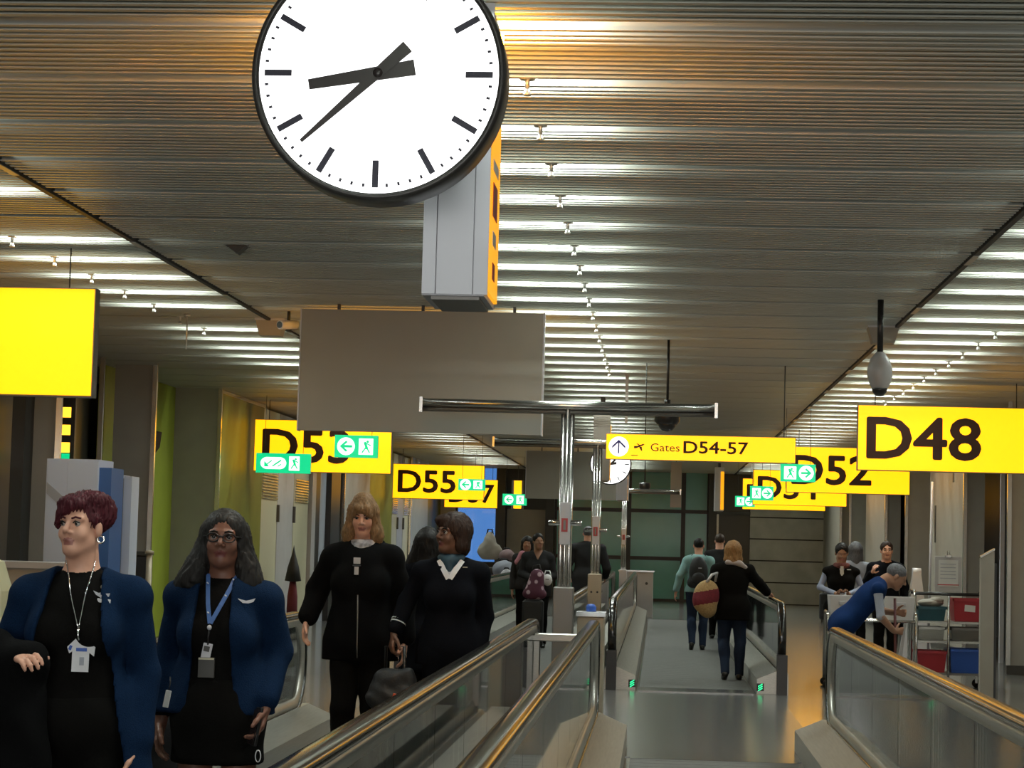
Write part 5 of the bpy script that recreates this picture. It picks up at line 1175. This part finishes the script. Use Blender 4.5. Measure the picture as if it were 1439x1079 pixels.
t, B, b, jk = simple('woman with wavy ginger blond hair in black jacket reaching for the handrail', .87, 25.0, 1.60, math.pi, S_PALE, H_GINGER, 'wavy', C_BLACK, C_JEAN, True, .70, 1.15, h=.011, grow=.028, legs={-1: (None, V(-.10, -.03, .46), V(-.09, .03, .08), V(-.095, -.10, .03)), 1: (None, V(.09, -.02, .46), V(.075, .17, .11), V(.08, .05, .03))},
                     arms={-1: (V(-.30, -.06, 1.14), V(-.415, -.27, 1.02)), 1: (V(.27, .06, 1.05), V(.24, -.10, .90))}, hand={-1: dict(dir=(-.45, -.75, -.2), palm=(0, -.1, -1), thumb=(.6, -.4, 0), curl=.3)})
solid('scarf', [cone('c', B.neck + V(-.075, .065, .02), B.neck + V(.065, .075, .03), .032, .030, k=.03), cone('c', B.neck + V(-.08, .06, .015), B.neck + V(-.15, .05, -.03), .030, .026, k=.03)], .011, [mat('scarf_beige', (.42, .36, .34), .8)], t)
sb = thing('striped_bag', 'rounded straw coloured bag with a wide dark red band on the ginger blond woman', 'bag', (.565, 24.86, 0))
STR = mat('straw', (.40, .27, .12), .8, noise=.2, scale=60); BAND = mat('red_band', (.15, .012, .022), .8, noise=.2, scale=60)
o = solid('bag', [ell('c', V(0, 0, .97), (.15, .085, .19), roty(.2), k=.03), cone('c', V(-.02, 0, .90), V(.02, 0, .82), .12, .10, .75, k=.05)], .010, [STR, BAND], sb)
for p in o.data.polygons: p.material_index = 1 if .885 < p.center.z - .2 * p.center.x < 1.035 else 0
MB().tube([(.0, -.04, 1.13), (.06, -.05, 1.22), (.12, .02, 1.24), (.10, .05, 1.14)], .016).build('strap', M['whitegrey'], sb)
# ---- right: staff by the cart
t, B, b, jk = simple('woman in a black vest and pale blue sleeves looking down at her phone', 2.195, 25.9, 1.61, 0, S_MID, H_BLACK, 'bun', C_BLACK, C_BLACK, True, .8, 1.08, h=.010, pitch=-.30, topmat=C_LTBLUE, jkeys=('torso', 'hips'), jname='vest', grow=.014,
                     arms={-1: (V(-.25, .0, 1.09), V(-.07, -.20, 1.02)), 1: (V(.25, .0, 1.09), V(.07, -.20, 1.02))}, hand={-1: dict(dir=(.75, -.6, .1), palm=(0, .2, 1), curl=.5), 1: dict(dir=(-.75, -.6, .1), palm=(0, .2, 1), curl=.5)}, cut=(vneck(1.22, .30),))
solid('scarf', [cone('c', B.neck + V(.068 * math.cos(a), -.012 + .068 * math.sin(a), .01), B.neck + V(.068 * math.cos(a + .5), -.012 + .068 * math.sin(a + .5), .01), .028, k=.03) for a in [k * math.pi / 6 for k in range(12)]], .010, [mat('scarf_rust', (.16, .05, .045), .8, noise=.5, scale=40)], t)
g = front(b, jk); plate(g, .085, 1.31, .05, .012, M['white_p'], 'name_tag', t)
MB().prism([(-.018, 1.35), (.018, 1.35), (.028, 1.18), (0, 1.15), (-.028, 1.18)], g(0, 1.27)[1] - .006, g(0, 1.27)[1] + .01, 'Y').build('tie', M['paper'], t)
ph = thing('phone', 'dark phone held low by the woman in the black vest', 'phone', (2.195, 25.9, 0)); MB().box((0, -.30, 1.03), (.075, .15, .01), rx=R(25), b=.003).build('body', M['black'], ph); MB().box((0, -.302, 1.037), (.066, .13, .002), rx=R(25)).build('screen', M['hand'], ph)
simple('person with a grey scarf and grey top behind the vested woman', 2.66, 29.2, 1.64, math.pi, S_PALE, H_GREY, 'shoulder', C_GREYSHIRT, C_BLACK, True, .8, 1.0)
t, B, b, jk = simple('dark haired smiling woman in a dark jacket behind the crouching cleaner', 2.95, 28.0, 1.655, 0, S_PALE, H_DKBR, 'bun', C_NAVYBLK, C_BLACK, True, .8, 1.08, h=.011, arms={-1: (V(-.26, .0, 1.12), V(-.20, -.20, 1.26)), 1: (V(.25, .05, 1.08), V(.26, .0, .85))}, hand={-1: dict(dir=(.2, -.5, .6), palm=(.8, .3, 0), curl=.6)}); eyes(t, B, brow=H_DKBR)
# cleaner
HC = 1.70; th = R(43)
def bend(p):
    r = p[2] - .50 * HC
    if r <= 0: return p + V(0, .0, -.04)
    return V(p[0], p[1] * math.cos(th) - r * math.sin(th), .50 * HC - .04 + r * math.cos(th) + p[1] * math.sin(th))
hp = bend(V(0, -.05, .925 * HC))
t, B, b, jk = simple('bending cleaner with grey hair in a blue vest and grey short sleeves', 1.74, 20.6, HC, math.pi / 2, S_MID, H_GREY, 'short', C_BLUEVEST, C_BLACK, True, None, 1.18, h=.010, grow=.018, female=False, pitch=-.55, lean=bend, headpos=hp, topmat=C_GREYSHIRT, jkeys=('torso', 'hips'), jname='vest',
                     arms={-1: (V(-.24, -.36, .93), V(-.10, -.50, .79)), 1: (V(.22, -.42, .97), V(.05, -.52, .96))}, hand={-1: dict(dir=(.5, -.8, 0), palm=(.6, .3, 0), thumb=(0, 0, 1), curl=.8), 1: dict(dir=(-.4, -.8, 0), palm=(-.6, .3, 0), thumb=(0, 0, 1), curl=.8)}, legs={-1: (None, V(-.10, -.12, .46), V(-.10, .02, .085), V(-.11, -.12, .03)), 1: (None, V(.10, -.12, .46), V(.10, .02, .085), V(.11, -.12, .03))})
for p in b.data.polygons:   # short sleeves: bare forearms
    pass
bi = list(b.data.materials).index(S_MID); fa = list(keymats(0, 0, 0, 0)).index('forearm')
for p in b.data.polygons:
    if p.material_index == fa: p.material_index = bi
br = thing('broom', 'dark red broom handle held upright by the bending cleaner', 'broom', (2.27, 20.55, 0))
MB().cyl((0, 0, .08), (-.02, 0, 1.10), .013).build('handle', mat('broom_red', (.10, .02, .02), .5), br); MB().b2((-.13, -.03, .06), (.13, .03, .12)).build('head', M['black'], br)
mb = MB()
for k in range(14): mb.box((-.12 + .0185 * k, 0, .03), (.012, .05, .06), ry=R(4 * (k - 6.5) * .3))
mb.build('bristles', M['greymetal'], br)
